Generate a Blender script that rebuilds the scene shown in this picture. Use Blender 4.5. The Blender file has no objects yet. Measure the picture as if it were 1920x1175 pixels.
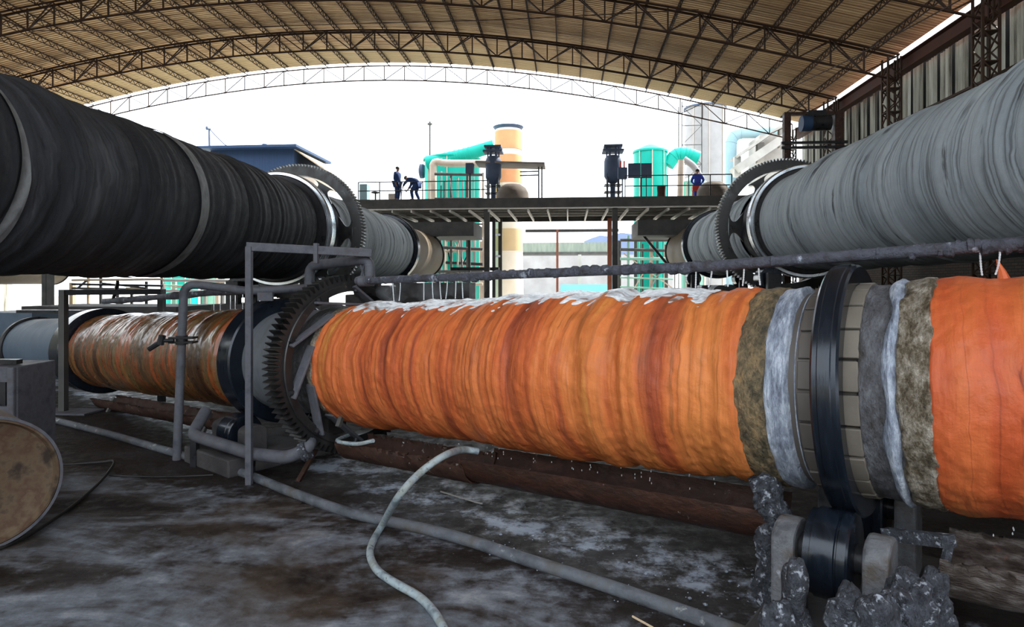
import bpy, math, random
import numpy as np
from mathutils import Vector, Matrix

# ------------------------------------------------------------------ camera, sky, sun, exposure
sc = bpy.context.scene
H = 2.35                       # eye height
F = 1200.0                     # focal length in pixels of a 1920 px wide frame
YAW = math.radians(5.0)
S5, C5 = math.sin(YAW), math.cos(YAW)
cam_d = bpy.data.cameras.new('camera'); cam = bpy.data.objects.new('camera', cam_d)
sc.collection.objects.link(cam)
cam.location = (0, 0, H); cam.rotation_euler = (math.pi/2, 0, YAW)
cam_d.sensor_fit = 'HORIZONTAL'; cam_d.sensor_width = 36; cam_d.lens = 36*F/1920
cam_d.shift_x = 0.0
cam_d.shift_y = -(587.5-530)/1920
cam_d.clip_start = .05; cam_d.clip_end = 400
sc.camera = cam
sc.view_settings.view_transform = 'Standard'; sc.view_settings.look = 'None'
sc.view_settings.gamma = 1.0; sc.view_settings.use_curve_mapping = False
sc.view_settings.exposure = 1.2

w = bpy.data.worlds.new('sky'); sc.world = w; w.use_nodes = True
bg = w.node_tree.nodes['Background']
bg.inputs[0].default_value = (0.86, 0.93, 1.0, 1); bg.inputs[1].default_value = 1.75

sun_d = bpy.data.lights.new('sun', 'SUN'); sun_d.energy = 5.0; sun_d.angle = .02; sun_d.color = (1, .95, .86)
sun = bpy.data.objects.new('sun', sun_d); sc.collection.objects.link(sun)
sun.rotation_euler = Vector((-0.55, -0.35, -0.75)).to_track_quat('-Z', 'Y').to_euler()

R_ = random.Random(7)
RN = np.random.RandomState(11)
PI = math.pi
FWD = Vector((-S5, C5, 0)); RGT = Vector((C5, S5, 0)); UP = Vector((0, 0, 1)); EYE = Vector((0, 0, H))

# ------------------------------------------------------------------ measuring helpers: turn a place seen in the photo into a place in the hall
def ray(x, y): return FWD + RGT*((x-960)/F) + UP*((530-y)/F)
def PD(x, y, d): return EYE + ray(x, y)*d                 # at distance d in front
def PG(x, y, z=0.0):                                      # at height z above the floor
    r = ray(x, y); return EYE + r*((z-H)/r.z)
def PY(x, y, Y):                                          # on the cross plane Y
    r = ray(x, y); return EYE + r*(Y/r.y)
def PX(x, y, X):
    r = ray(x, y); return EYE + r*(X/r.x)

_O = 'first second third fourth fifth sixth seventh eighth ninth tenth eleventh twelfth thirteenth fourteenth fifteenth sixteenth seventeenth eighteenth nineteenth twentieth'.split()
def ordinal(n):
    if n <= 20: return _O[n-1]
    t = {2: 'twenty', 3: 'thirty', 4: 'forty'}[n//10]
    return (t[:-1]+'ieth') if n % 10 == 0 else t+'-'+_O[n % 10-1]
# ------------------------------------------------------------------ object helpers
COL = sc.collection
def tag(o, label=None, cat=None, group=None, kind=None):
    if label: o['label'] = label
    if cat: o['category'] = cat
    if group: o['group'] = group
    if kind: o['kind'] = kind
    return o
def thing(name, label, cat, loc=(0, 0, 0), group=None, mat=None):
    o = bpy.data.objects.new(name, None); o.empty_display_size = .2; COL.objects.link(o)
    if mat is not None: o.matrix_world = mat
    else: o.location = loc
    return tag(o, label, cat, group)
def link_mesh(name, me, m, parent=None, smooth=False):
    if m: me.materials.append(m)
    if smooth:
        me.polygons.foreach_set('use_smooth', [True]*len(me.polygons))
    o = bpy.data.objects.new(name, me); COL.objects.link(o)
    if parent: o.parent = parent
    return o
def dup(o, parent=None, **kw):
    c = o.copy(); COL.objects.link(c)
    if parent: c.parent = parent
    for k, v in kw.items():
        if k == 'loc': c.location = v
        else: c[k] = v
    for ch in o.children:
        dup(ch, c)
    return c

class MB:
    """collects simple shapes into one mesh"""
    def __init__(s): s.v = []; s.f = []
    def add(s, vs, fs):
        b = len(s.v); s.v += [tuple(v) for v in vs]; s.f += [tuple(i+b for i in f) for f in fs]; return s
    def box(s, c, size, ax=None):
        c = Vector(c); hx, hy, hz = [q/2 for q in size]
        A = ax or (Vector((1, 0, 0)), Vector((0, 1, 0)), Vector((0, 0, 1)))
        vs = [c + A[0]*(i*hx) + A[1]*(j*hy) + A[2]*(k*hz) for i in (-1, 1) for j in (-1, 1) for k in (-1, 1)]
        return s.add(vs, [(0, 1, 3, 2), (4, 6, 7, 5), (0, 4, 5, 1), (2, 3, 7, 6), (0, 2, 6, 4), (1, 5, 7, 3)])
    def bar(s, a, b, w_, h_=None, up=(0, 0, 1)):
        a, b = Vector(a), Vector(b); h_ = h_ or w_
        x = (b-a); L = x.length
        if L < 1e-6: return s
        x /= L; u = Vector(up)
        if abs(x.dot(u)) > .98: u = Vector((1, 0, 0)) if abs(x.x) < .9 else Vector((0, 1, 0))
        y = u.cross(x).normalized(); z = x.cross(y)
        return s.box((a+b)/2, (L, w_, h_), (x, y, z))
    def tube(s, pts, r, n=10, cap=True):
        pts = [Vector(p) for p in pts]; m = len(pts); rr = r if isinstance(r, (list, tuple)) else [r]*m
        t0 = (pts[1]-pts[0]).normalized()
        u = Vector((0, 0, 1)) if abs(t0.z) < .9 else Vector((1, 0, 0))
        nrm = (u - t0*u.dot(t0)).normalized(); vs = []
        for i, p in enumerate(pts):
            if i == 0: t = t0
            elif i == m-1: t = (pts[i]-pts[i-1]).normalized()
            else:
                t = ((pts[i]-pts[i-1]).normalized()+(pts[i+1]-pts[i]).normalized())
                t = t.normalized() if t.length > 1e-6 else t0
            nrm = (nrm - t*nrm.dot(t)); nrm = nrm.normalized() if nrm.length > 1e-6 else Vector((1, 0, 0))
            b = t.cross(nrm)
            for k in range(n):
                q = 2*PI*k/n; vs.append(p + (nrm*math.cos(q)+b*math.sin(q))*rr[i])
        fs = [(i*n+k, i*n+(k+1) % n, (i+1)*n+(k+1) % n, (i+1)*n+k) for i in range(m-1) for k in range(n)]
        if cap: fs += [tuple(range(n-1, -1, -1)), tuple((m-1)*n+k for k in range(n))]
        return s.add(vs, fs)
    def cyl(s, a, b, r, r2=None, n=24): return s.tube([a, b], [r, r if r2 is None else r2], n)
    def lathe(s, base, prof, n=32, axis=(0, 0, 1), cap=True):
        """prof: (distance along axis, radius)"""
        base = Vector(base); ax = Vector(axis).normalized()
        u = Vector((1, 0, 0)) if abs(ax.x) < .9 else Vector((0, 1, 0)); u = (u-ax*u.dot(ax)).normalized(); b = ax.cross(u)
        vs = [base+ax*h+(u*math.cos(2*PI*k/n)+b*math.sin(2*PI*k/n))*r for h, r in prof for k in range(n)]; m = len(prof)
        fs = [(i*n+k, i*n+(k+1) % n, (i+1)*n+(k+1) % n, (i+1)*n+k) for i in range(m-1) for k in range(n)]
        if cap: fs += [tuple(range(n-1, -1, -1)), tuple((m-1)*n+k for k in range(n))]
        return s.add(vs, fs)
    def build(s, name, m, parent=None, smooth=False, local=False, bevel=0):
        off = Vector((0, 0, 0))
        if parent is not None and not local: off = parent.location
        me = bpy.data.meshes.new(name); me.from_pydata([(v[0]-off.x, v[1]-off.y, v[2]-off.z) for v in s.v], [], s.f)
        me.update()
        o = link_mesh(name, me, m, parent)
        if smooth:
            me.polygons.foreach_set('use_smooth', [True]*len(me.polygons))
            try: me.set_sharp_from_angle(angle=math.radians(38))
            except Exception: pass
        if bevel:
            b = o.modifiers.new('bevel', 'BEVEL'); b.width = bevel; b.segments = 2; b.limit_method = 'ANGLE'
        return o

def curve_pts(P, n=8):
    """Catmull-Rom through points"""
    P = [Vector(p) for p in P]; Q = [P[0]*2-P[1]]+P+[P[-1]*2-P[-2]]; out = []
    for i in range(1, len(Q)-2):
        a, b, c, d = Q[i-1:i+3]
        for k in range(n):
            t = k/n; out.append(.5*((2*b)+(c-a)*t+(2*a-5*b+4*c-d)*t*t+(3*b-a-3*c+d)*t**3))
    out.append(P[-1]); return out
def bent(P, r=.12, n=5):
    """polyline with rounded corners"""
    P = [Vector(p) for p in P]; out = [P[0]]
    for i in range(1, len(P)-1):
        a = (P[i-1]-P[i]); b = (P[i+1]-P[i]); ra = min(r, a.length*.45, b.length*.45)
        p0 = P[i]+a.normalized()*ra; p1 = P[i]+b.normalized()*ra
        for k in range(n+1):
            t = k/n; out.append(p0*(1-t)**2+P[i]*2*t*(1-t)+p1*t*t)
    out.append(P[-1]); return out

# 1-D and 2-D smooth noise in numpy
def n1(x, seed, f):
    rs = np.random.RandomState(seed); tb = rs.rand(4096); q = x*f+500.3; i = np.floor(q).astype(int); t = q-i; t = t*t*(3-2*t)
    return tb[i % 4096]*(1-t)+tb[(i+1) % 4096]*t
def n2(x, th, seed, f, k):
    """noise along x (freq f) and round th (k cells per turn)"""
    rs = np.random.RandomState(seed); tb = rs.rand(1024, k); q = x*f+300.7; i = np.floor(q).astype(int); t = q-i; t = t*t*(3-2*t)
    p = (th/(2*PI)*k) % k; j = np.floor(p).astype(int) % k; s = p-np.floor(p); s = s*s*(3-2*s)
    a = tb[i % 1024, j]*(1-s)+tb[i % 1024, (j+1) % k]*s; b = tb[(i+1) % 1024, j]*(1-s)+tb[(i+1) % 1024, (j+1) % k]*s
    return a*(1-t)+b*t
def shell_mesh(name, x0, x1, nx, nt, rad, m, parent, th0=0, th1=2*PI, caps=False):
    """surface of revolution about local X with radius rad(x, th)"""
    full = abs(th1-th0-2*PI) < 1e-6
    xs = np.linspace(x0, x1, nx+1); ths = np.linspace(th0, th1, nt+1)
    if full: ths = ths[:-1]
    X, T = np.meshgrid(xs, ths, indexing='ij'); Rr = rad(X, T)
    if isinstance(Rr, tuple): X, Rr = Rr
    V = np.stack([X, Rr*np.cos(T), Rr*np.sin(T)], -1).reshape(-1, 3); n = len(ths)
    i = np.arange(nx)[:, None]; k = np.arange(n if full else n-1)[None, :]; k2 = (k+1) % n
    Fc = np.stack([i*n+k, i*n+k2, (i+1)*n+k2, (i+1)*n+k], -1).reshape(-1, 4)
    vs = V.tolist(); fs = Fc.tolist()
    if caps and full: fs += [list(range(n-1, -1, -1)), [nx*n+q for q in range(n)]]
    me = bpy.data.meshes.new(name); me.from_pydata(vs, [], fs); me.update()
    return link_mesh(name, me, m, parent, smooth=True)

# ------------------------------------------------------------------ material helpers
def newmat(name):
    m = bpy.data.materials.new(name); m.use_nodes = True; nt = m.node_tree
    return m, nt, nt.nodes['Principled BSDF']
def nd(nt, typ, **kw):
    n = nt.nodes.new(typ)
    for k, v in kw.items():
        if hasattr(n, k) and not k[0].isdigit(): setattr(n, k, v)
        else: n.inputs[k].default_value = v
    return n
def ramp(nt, stops, fac=None, interp='LINEAR'):
    r = nt.nodes.new('ShaderNodeValToRGB'); cr = r.color_ramp; cr.interpolation = interp
    while len(cr.elements) < len(stops): cr.elements.new(.5)
    for e, (p, c) in zip(cr.elements, stops):
        e.position = p; e.color = tuple(c)+(1,) if len(c) == 3 else c
    if fac is not None: nt.links.new(fac, r.inputs[0])
    return r
def coords(nt, scale=(1, 1, 1), rot=(0, 0, 0), world=False):
    if world: g = nt.nodes.new('ShaderNodeNewGeometry'); src = g.outputs['Position']
    else: g = nt.nodes.new('ShaderNodeTexCoord'); src = g.outputs['Object']
    mp = nt.nodes.new('ShaderNodeMapping'); mp.inputs['Scale'].default_value = scale; mp.inputs['Rotation'].default_value = rot
    nt.links.new(src, mp.inputs[0]); return mp.outputs[0]
def noise(nt, vec, scale=5, detail=6, rough=.55, dist=0):
    n = nt.nodes.new('ShaderNodeTexNoise'); n.inputs['Scale'].default_value = scale; n.inputs['Detail'].default_value = detail
    n.inputs['Roughness'].default_value = rough; n.inputs['Distortion'].default_value = dist
    nt.links.new(vec, n.inputs['Vector']); return n.outputs['Fac']
def mixc(nt, fac, a, b, mode='MIX'):
    m = nt.nodes.new('ShaderNodeMix'); m.data_type = 'RGBA'; m.blend_type = mode
    for src, i in ((fac, 0), (a, 6), (b, 7)):
        if isinstance(src, (int, float)): m.inputs[i].default_value = src
        elif isinstance(src, tuple): m.inputs[i].default_value = src+(1,) if len(src) == 3 else src
        else: nt.links.new(src, m.inputs[i])
    return m.outputs[2]
def math_(nt, op, a, b=0.0):
    m = nt.nodes.new('ShaderNodeMath'); m.operation = op
    for src, i in ((a, 0), (b, 1)):
        if isinstance(src, (int, float)): m.inputs[i].default_value = src
        else: nt.links.new(src, m.inputs[i])
    return m.outputs[0]
def bump(nt, bs, h, strength=.4, dist=.02, prev=None):
    b = nt.nodes.new('ShaderNodeBump'); b.inputs['Strength'].default_value = strength; b.inputs['Distance'].default_value = dist
    nt.links.new(h, b.inputs['Height'])
    if prev is not None: nt.links.new(prev, b.inputs['Normal'])
    nt.links.new(b.outputs[0], bs.inputs['Normal']); return b.outputs[0]

def pmat(name, cols, scale=4, stretch=(1, 1, 1), rough=(.5, .8), metal=0, bmp=.4, bdist=.01, spots=None, detail=6, contrast=(.3, .7), world=False, spec=.22, nr=.55):
    m, nt, bs = newmat(name); v = coords(nt, stretch, world=world); n = noise(nt, v, scale, detail, nr)
    k = len(cols); lo, hi = contrast
    r = ramp(nt, [(lo+(hi-lo)*i/max(1, k-1), c) for i, c in enumerate(cols)], n); col = r.outputs[0]
    if spots:
        v2 = coords(nt, (1, 1, 1), world=world); n_ = noise(nt, v2, spots[1], 8, .65)
        f = ramp(nt, [(spots[2], (0, 0, 0)), (spots[2]+.08, (1, 1, 1))], n_).outputs[0]; col = mixc(nt, f, col, spots[0])
    nt.links.new(col, bs.inputs['Base Color'])
    rr = ramp(nt, [(lo, (rough[0],)*3), (hi, (rough[1],)*3)], n); nt.links.new(rr.outputs[0], bs.inputs['Roughness'])
    bs.inputs['Metallic'].default_value = metal; bs.inputs['Specular IOR Level'].default_value = spec
    if bmp:
        v3 = coords(nt, stretch, world=world); nb = noise(nt, v3, scale*4, 8, .6); bump(nt, bs, nb, bmp, bdist)
    return m

M = {}
M['paint_grey'] = pmat('grey_painted_steel', [(.055, .057, .07), (.10, .102, .12), (.08, .076, .085)], 6, rough=(.45, .7), spots=((.16, .07, .04), 9, .66))
M['steel_dark'] = pmat('dark_greasy_steel', [(.012, .012, .014), (.03, .03, .033)], 5, rough=(.22, .5), bmp=.25)
M['steel_tyre'] = pmat('black_polished_tyre_steel', [(.006, .009, .014), (.014, .020, .032)], 3, (6, 1, 1), rough=(.14, .28), metal=.3, bmp=.12, bdist=.004, spec=.5)
M['steel_bright'] = pmat('bright_rolled_steel', [(.45, .5, .56), (.75, .8, .85)], 3, (8, 1, 1), rough=(.15, .3), metal=.9, bmp=.05)
M['gear_steel'] = pmat('greasy_gear_steel', [(.008, .008, .009), (.022, .021, .021)], 5, rough=(.25, .5), bmp=.3, spots=((.09, .07, .05), 7, .62), spec=.5)
M['rust'] = pmat('rusty_steel', [(.018, .011, .009), (.055, .027, .019), (.035, .02, .016)], 5, rough=(.45, .8), bmp=.5, spots=((.30, .28, .26), 14, .63))
M['roof_steel'] = pmat('brown_roof_steel', [(.030, .016, .010), (.065, .033, .02)], 5, rough=(.6, .8), bmp=0)
M['girder'] = pmat('grey_brown_girder_steel', [(.05, .05, .05), (.10, .095, .09)], 2, rough=(.55, .8), bmp=.2)
M['joist'] = pmat('pale_grey_joist_steel', [(.55, .53, .50), (.68, .66, .62)], 2, rough=(.6, .8), bmp=.1)
M['crusted'] = pmat('pipe_crusted_with_salt', [(.035, .035, .045), (.09, .095, .12), (.05, .045, .05)], 7, rough=(.3, .75), bmp=1, bdist=.03, spots=((.42, .46, .55), 6, .60))
M['salt'] = pmat('grey_salt_crust', [(.02, .02, .025), (.07, .075, .09), (.14, .155, .19)], 16, rough=(.3, .8), bmp=1, bdist=.04, spots=((.50, .54, .62), 20, .56), world=True, nr=.8)
M['green'] = pmat('turquoise_painted_steel', [(.0, .34, .26), (.01, .42, .33)], 1, rough=(.4, .6), bmp=0)
M['green_pale'] = pmat('pale_green_painted_steel', [(.22, .45, .36), (.3, .5, .4)], 1, rough=(.4, .6), bmp=0)
M['insul'] = pmat('beige_pipe_insulation', [(.45, .36, .28), (.62, .52, .43)], 1.5, rough=(.6, .8), bmp=.2)
M['white_steel'] = pmat('white_silo_steel', [(.26, .25, .25), (.36, .35, .35)], .6, rough=(.5, .7), bmp=0)
M['pale_blue'] = pmat('pale_blue_duct_steel', [(.19, .31, .36), (.26, .38, .42)], .6, rough=(.4, .6), bmp=0)
M['navy'] = pmat('slate_blue_vessel_paint', [(.05, .075, .13), (.085, .11, .17)], 2, rough=(.5, .7), bmp=0)
M['shed_blue'] = pmat('blue_shed_sheet', [(.02, .045, .10), (.03, .06, .13)], 1, (10, 1, .2), rough=(.5, .7), bmp=.2)
M['orange_brick'] = pmat('orange_chimney_paint', [(.62, .26, .12), (.75, .33, .16)], 1, rough=(.7, .9), bmp=0)
M['cream'] = pmat('cream_chimney_paint', [(.72, .60, .48), (.8, .7, .6)], 1, rough=(.7, .9), bmp=0)
M['concrete'] = pmat('pale_concrete', [(.30, .28, .26), (.42, .40, .37)], 1, rough=(.8, .9), bmp=.2)
M['concrete_dark'] = pmat('grimy_concrete', [(.035, .033, .035), (.08, .075, .075)], 2, rough=(.6, .9), bmp=.6, bdist=.03)
M['drum'] = pmat('dusty_tan_drum_steel', [(.03, .02, .015), (.10, .068, .042), (.075, .042, .026), (.12, .085, .055)], 4, rough=(.6, .8), bmp=.25, contrast=(.35, .65))
M['cable'] = pmat('black_cable', [(.012, .012, .012), (.03, .03, .03)], 4, rough=(.4, .6), bmp=0)
M['hose'] = pmat('dirty_pale_blue_hose', [(.16, .20, .23), (.33, .40, .44), (.26, .29, .28)], 9, rough=(.35, .6), bmp=.5, contrast=(.35, .62), spots=((.05, .06, .07), 18, .60), spec=.5)
M['skin'] = pmat('skin', [(.32, .17, .11), (.36, .2, .13)], 4, rough=(.5, .6), bmp=0)
M['cloth_navy'] = pmat('navy_work_clothes', [(.015, .035, .11), (.03, .06, .16)], 6, rough=(.8, .9), bmp=.2)
M['cloth_blue'] = pmat('bright_blue_work_clothes', [(.02, .04, .26), (.03, .06, .36)], 6, rough=(.8, .9), bmp=.2)
M['hair'] = pmat('black_hair', [(.01, .01, .01), (.02, .018, .016)], 20, rough=(.5, .6), bmp=0)
M['red'] = pmat('red_paint', [(.45, .03, .02), (.55, .05, .03)], 4, rough=(.4, .6), bmp=0)
M['wood'] = pmat('pale_wood', [(.5, .38, .25), (.6, .48, .33)], 4, rough=(.6, .8), bmp=.1)
M['red_post'] = pmat('red_oxide_post', [(.30, .10, .06), (.38, .14, .09)], 3, rough=(.6, .8), bmp=0)
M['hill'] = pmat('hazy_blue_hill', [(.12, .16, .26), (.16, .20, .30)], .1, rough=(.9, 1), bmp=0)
M['wall_blue'] = pmat('sky_blue_wall', [(.16, .42, .50), (.20, .48, .56)], 1, rough=(.7, .9), bmp=0)
M['gallery'] = pmat('grey_green_gallery_sheet', [(.18, .21, .18), (.27, .30, .25)], .8, (6, 1, 1), rough=(.7, .9), bmp=0)
M['beige_end'] = pmat('beige_kiln_end_steel', [(.12, .095, .07), (.22, .18, .13)], 1.2, rough=(.5, .75), bmp=.2)

def water_mat():
    m, nt, bs = newmat('water'); bs.inputs['Base Color'].default_value = (.93, .97, 1, 1); bs.inputs['Roughness'].default_value = .08
    bs.inputs['Transmission Weight'].default_value = .55; bs.inputs['IOR'].default_value = 1.33; return m
M['water'] = water_mat()

def ring_mat(name, stops, fine=14, seedoff=0., crack=(.02, .02, .02), crack_at=.36, rough=(.5, .85), spots=None, warp=.05, bstr=.6, coarse=3.0, coat=0., lines=.8, lw=.012, lstr=.7, lfr=.16, zone=None):
    """coating of a turning kiln: colour varies mostly along the axis (local X) in wobbling rings"""
    m, nt, bs = newmat(name)
    base = coords(nt, (1, 1, 1))
    # wobble
    wn = noise(nt, base, 1.3, 3)
    comb = nt.nodes.new('ShaderNodeSeparateXYZ'); nt.links.new(base, comb.inputs[0])
    xw = math_(nt, 'ADD', comb.outputs[0], math_(nt, 'MULTIPLY', math_(nt, 'SUBTRACT', wn, .5), warp*4))
    def ringvec(fx, fr, off):
        cx = nt.nodes.new('ShaderNodeCombineXYZ')
        nt.links.new(math_(nt, 'ADD', math_(nt, 'MULTIPLY', xw, fx), off+seedoff), cx.inputs[0])
        nt.links.new(math_(nt, 'MULTIPLY', comb.outputs[1], fr), cx.inputs[1]); nt.links.new(math_(nt, 'MULTIPLY', comb.outputs[2], fr), cx.inputs[2])
        return cx.outputs[0]
    nA = noise(nt, ringvec(coarse, .35, 3.1), 1, 3, .55)
    nB = noise(nt, ringvec(fine, .7, 9.7), 1, 5, .6)
    mixn = math_(nt, 'ADD', math_(nt, 'MULTIPLY', nA, .62), math_(nt, 'MULTIPLY', nB, .38))
    col = ramp(nt, stops, mixn).outputs[0]
    ck = ramp(nt, [(crack_at-.05, (1, 1, 1)), (crack_at, (0, 0, 0))], nB).outputs[0]
    col = mixc(nt, math_(nt, 'MULTIPLY', ck, .75), col, crack)
    nL = noise(nt, ringvec(fine*lines, lfr, 21.3), 1, 2, .5)
    dl = math_(nt, 'ABSOLUTE', math_(nt, 'SUBTRACT', nL, .5))
    lk = ramp(nt, [(.0, (1, 1, 1)), (lw, (.5, .5, .5)), (lw*2.2, (0, 0, 0))], dl).outputs[0]
    gate = ramp(nt, [(.42, (0, 0, 0)), (.56, (1, 1, 1))], noise(nt, base, 1.1, 3, .5)).outputs[0]
    col = mixc(nt, math_(nt, 'MULTIPLY', math_(nt, 'MULTIPLY', lk, math_(nt, 'ADD', math_(nt, 'MULTIPLY', gate, .6), .4)), lstr), col, crack)
    nS = noise(nt, base, 7, 9, .65)
    col = mixc(nt, .35, col, ramp(nt, [(.3, (.45, .45, .45)), (.7, (1, 1, 1))], nS).outputs[0], 'MULTIPLY')
    if zone:     # a stretch of the kiln where the coating is of another colour
        zc, zx0, zx1, zs = zone
        zf = ramp(nt, [(0, (1, 1, 1)), (1, (0, 0, 0))], math_(nt, 'DIVIDE', math_(nt, 'SUBTRACT', xw, zx0), zx1-zx0)).outputs[0]
        zf = math_(nt, 'MULTIPLY', zf, ramp(nt, [(.35, (0, 0, 0)), (.6, (1, 1, 1))], nA).outputs[0])
        col = mixc(nt, math_(nt, 'MULTIPLY', zf, zs), col, zc)
    if spots:
        nn = noise(nt, base, spots[1], 8, .65)
        col = mixc(nt, ramp(nt, [(spots[2], (0, 0, 0)), (spots[2]+.07, (1, 1, 1))], nn).outputs[0], col, spots[0])
    nt.links.new(col, bs.inputs['Base Color'])
    nt.links.new(ramp(nt, [(.35, (rough[0],)*3), (.65, (rough[1],)*3)], nS).outputs[0], bs.inputs['Roughness'])
    bs.inputs['Specular IOR Level'].default_value = .25
    if coat: bs.inputs['Coat Weight'].default_value = coat; bs.inputs['Coat Roughness'].default_value = .16
    b1 = bump(nt, bs, nB, bstr, .03)
    nF = noise(nt, base, 28, 8, .6); bump(nt, bs, nF, .55, .012, b1)
    return m
M['orange'] = ring_mat('orange_scaly_coating', [(.30, (.16, .035, .018)), (.39, (.36, .075, .03)), (.46, (.58, .125, .036)), (.54, (.66, .18, .052)), (.60, (.52, .11, .033)), (.68, (.68, .27, .065))], fine=10, crack=(.20, .05, .025), crack_at=.36, rough=(.40, .65), warp=.03, coarse=3.0, coat=.05, lines=.7, lw=.016, lstr=.6, zone=((.70, .33, .07), .9, 3.2, .25))
M['orange_red'] = ring_mat('bright_red_orange_coating', [(.32, (.30, .045, .018)), (.44, (.52, .095, .03)), (.55, (.62, .15, .045)), (.66, (.62, .25, .06))], fine=6, seedoff=40, crack=(.16, .03, .014), crack_at=.33, rough=(.34, .6), warp=.04, coat=.08, lines=1.1, lw=.01, lstr=.5)
M['brown_wet'] = ring_mat('wet_rust_brown_coating', [(.34, (.03, .012, .008)), (.42, (.08, .035, .014)), (.47, (.15, .085, .028)), (.51, (.36, .075, .018)), (.54, (.11, .07, .025)), (.59, (.22, .13, .04)), (.63, (.40, .085, .02)), (.70, (.12, .08, .03))], fine=7, seedoff=80, crack=(.04, .014, .008), crack_at=.38, rough=(.22, .45), warp=.015, bstr=.5, coarse=3.5, coat=.55, lines=.6)
M['kiln_dark'] = ring_mat('dark_charcoal_kiln_crust', [(.30, (.012, .012, .015)), (.45, (.027, .029, .034)), (.58, (.048, .051, .059)), (.68, (.12, .125, .14))], fine=7, seedoff=20, crack=(.010, .010, .012), crack_at=.36, rough=(.6, .85), coarse=1.0, warp=.09, lstr=.5)
M['kiln_pale'] = ring_mat('pale_blue_grey_kiln_crust', [(.32, (.18, .21, .23)), (.45, (.31, .36, .39)), (.58, (.40, .45, .48)), (.7, (.45, .50, .53))], fine=5.5, seedoff=60, crack=(.035, .034, .04), crack_at=.38, rough=(.6, .85), coarse=1.0, warp=.05, spots=((.12, .09, .08), 1.6, .70), lines=1.3, lw=.018, lstr=.65)
M['shell_grey'] = pmat('bare_grey_kiln_shell', [(.085, .095, .11), (.13, .145, .165), (.11, .115, .12)], 2, (3, 1, 1), rough=(.4, .7), bmp=.3)
M['shell_blue'] = pmat('blue_grey_kiln_shell', [(.07, .10, .14), (.10, .135, .18)], 2, (2, 1, 1), rough=(.4, .65), bmp=.15)
M['shell_taupe'] = pmat('smooth_taupe_shell', [(.085, .075, .07), (.125, .11, .10)], 2, (3, 1, 1), rough=(.35, .6), bmp=.2)
M['pad'] = pmat('taupe_filler_pads', [(.11, .095, .08), (.17, .15, .125)], 3, rough=(.5, .8), bmp=.4)
M['crust_grey'] = pmat('grey_gritty_crust', [(.04, .035, .03), (.09, .09, .10), (.17, .175, .19)], 8, (1.6, .7, .7), rough=(.5, .85), bmp=1, bdist=.03, contrast=(.32, .68), nr=.8)
M['crust_yellow'] = pmat('mottled_yellow_grey_crust', [(.025, .02, .015), (.11, .085, .055), (.27, .235, .19), (.52, .48, .41)], 9, (1.4, .8, .8), rough=(.4, .8), bmp=1, bdist=.03, contrast=(.32, .68), nr=.8)
M['crust_white'] = pmat('blue_white_salt_crust', [(.09, .10, .13), (.28, .32, .40), (.60, .65, .74)], 6, (2.2, .6, .6), rough=(.35, .7), bmp=1, bdist=.025, contrast=(.32, .66), nr=.8)
M['crust_olive'] = pmat('olive_grey_crust', [(.025, .025, .022), (.10, .08, .05), (.22, .16, .09), (.34, .22, .10)], 8, (1.4, .8, .8), rough=(.4, .8), bmp=1, bdist=.03, contrast=(.32, .68), nr=.8)
M['film_sheen'] = pmat('wet_film_sheen', [(.25, .14, .10), (.60, .62, .66), (.85, .88, .92)], 10, (.35, 1, 1), rough=(.08, .3), bmp=1, bdist=.02, contrast=(.36, .55), spec=.8)

def roof_mat():
    m, nt, bs = newmat('brown_corrugated_roof_sheet')
    v = coords(nt, (1, 1, 1))
    st = coords(nt, (.25, 9, .25)); n = noise(nt, st, 1, 5, .7)
    big = noise(nt, v, .35, 5, .6)
    c1 = ramp(nt, [(.33, (.20, .10, .04)), (.46, (.66, .39, .175)), (.62, (.93, .66, .36))], n).outputs[0]
    c2 = ramp(nt, [(.4, (.72, .68, .62)), (.65, (1, 1, 1))], big).outputs[0]
    col = mixc(nt, 1.0, c1, c2, 'MULTIPLY')
    sepp = nt.nodes.new('ShaderNodeSeparateXYZ'); nt.links.new(v, sepp.inputs[0])
    # far edge painted paler, standing in for light bounced off the yard
    edge = ramp(nt, [(.0, (0, 0, 0)), (1, (1, 1, 1))], math_(nt, 'MULTIPLY', math_(nt, 'SUBTRACT', math_(nt, 'ADD', sepp.outputs[1], math_(nt, 'MULTIPLY', big, 2.5)), 32.3), 8)).outputs[0]
    col = mixc(nt, math_(nt, 'MULTIPLY', edge, .7), col, (.78, .58, .30))
    nt.links.new(col, bs.inputs['Base Color']); bs.inputs['Roughness'].default_value = .75
    wv = nt.nodes.new('ShaderNodeTexWave'); wv.bands_direction = 'Y'; wv.inputs['Scale'].default_value = 1.9; wv.inputs['Distortion'].default_value = .6
    nt.links.new(v, wv.inputs[0]); b = bump(nt, bs, wv.outputs[1], .9, .05); bump(nt, bs, n, .6, .02, b)
    return m
M['roof'] = roof_mat()
def sheet_mat():
    m, nt, bs = newmat('weathered_wall_sheet')
    v = coords(nt, (1, 1.6, .12)); n = noise(nt, v, 3, 8, .7); v2 = coords(nt, (1, 3.2, .02)); n_ = noise(nt, v2, 1, 2, .5)
    col = ramp(nt, [(.38, (.07, .06, .045)), (.46, (.32, .31, .25)), (.56, (.55, .55, .47)), (.66, (.68, .69, .62))], math_(nt, 'ADD', math_(nt, 'MULTIPLY', n, .55), math_(nt, 'MULTIPLY', n_, .45))).outputs[0]
    nt.links.new(col, bs.inputs['Base Color']); bs.inputs['Roughness'].default_value = .7; bump(nt, bs, n, .4, .02); return m
M['sheet'] = sheet_mat()
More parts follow.
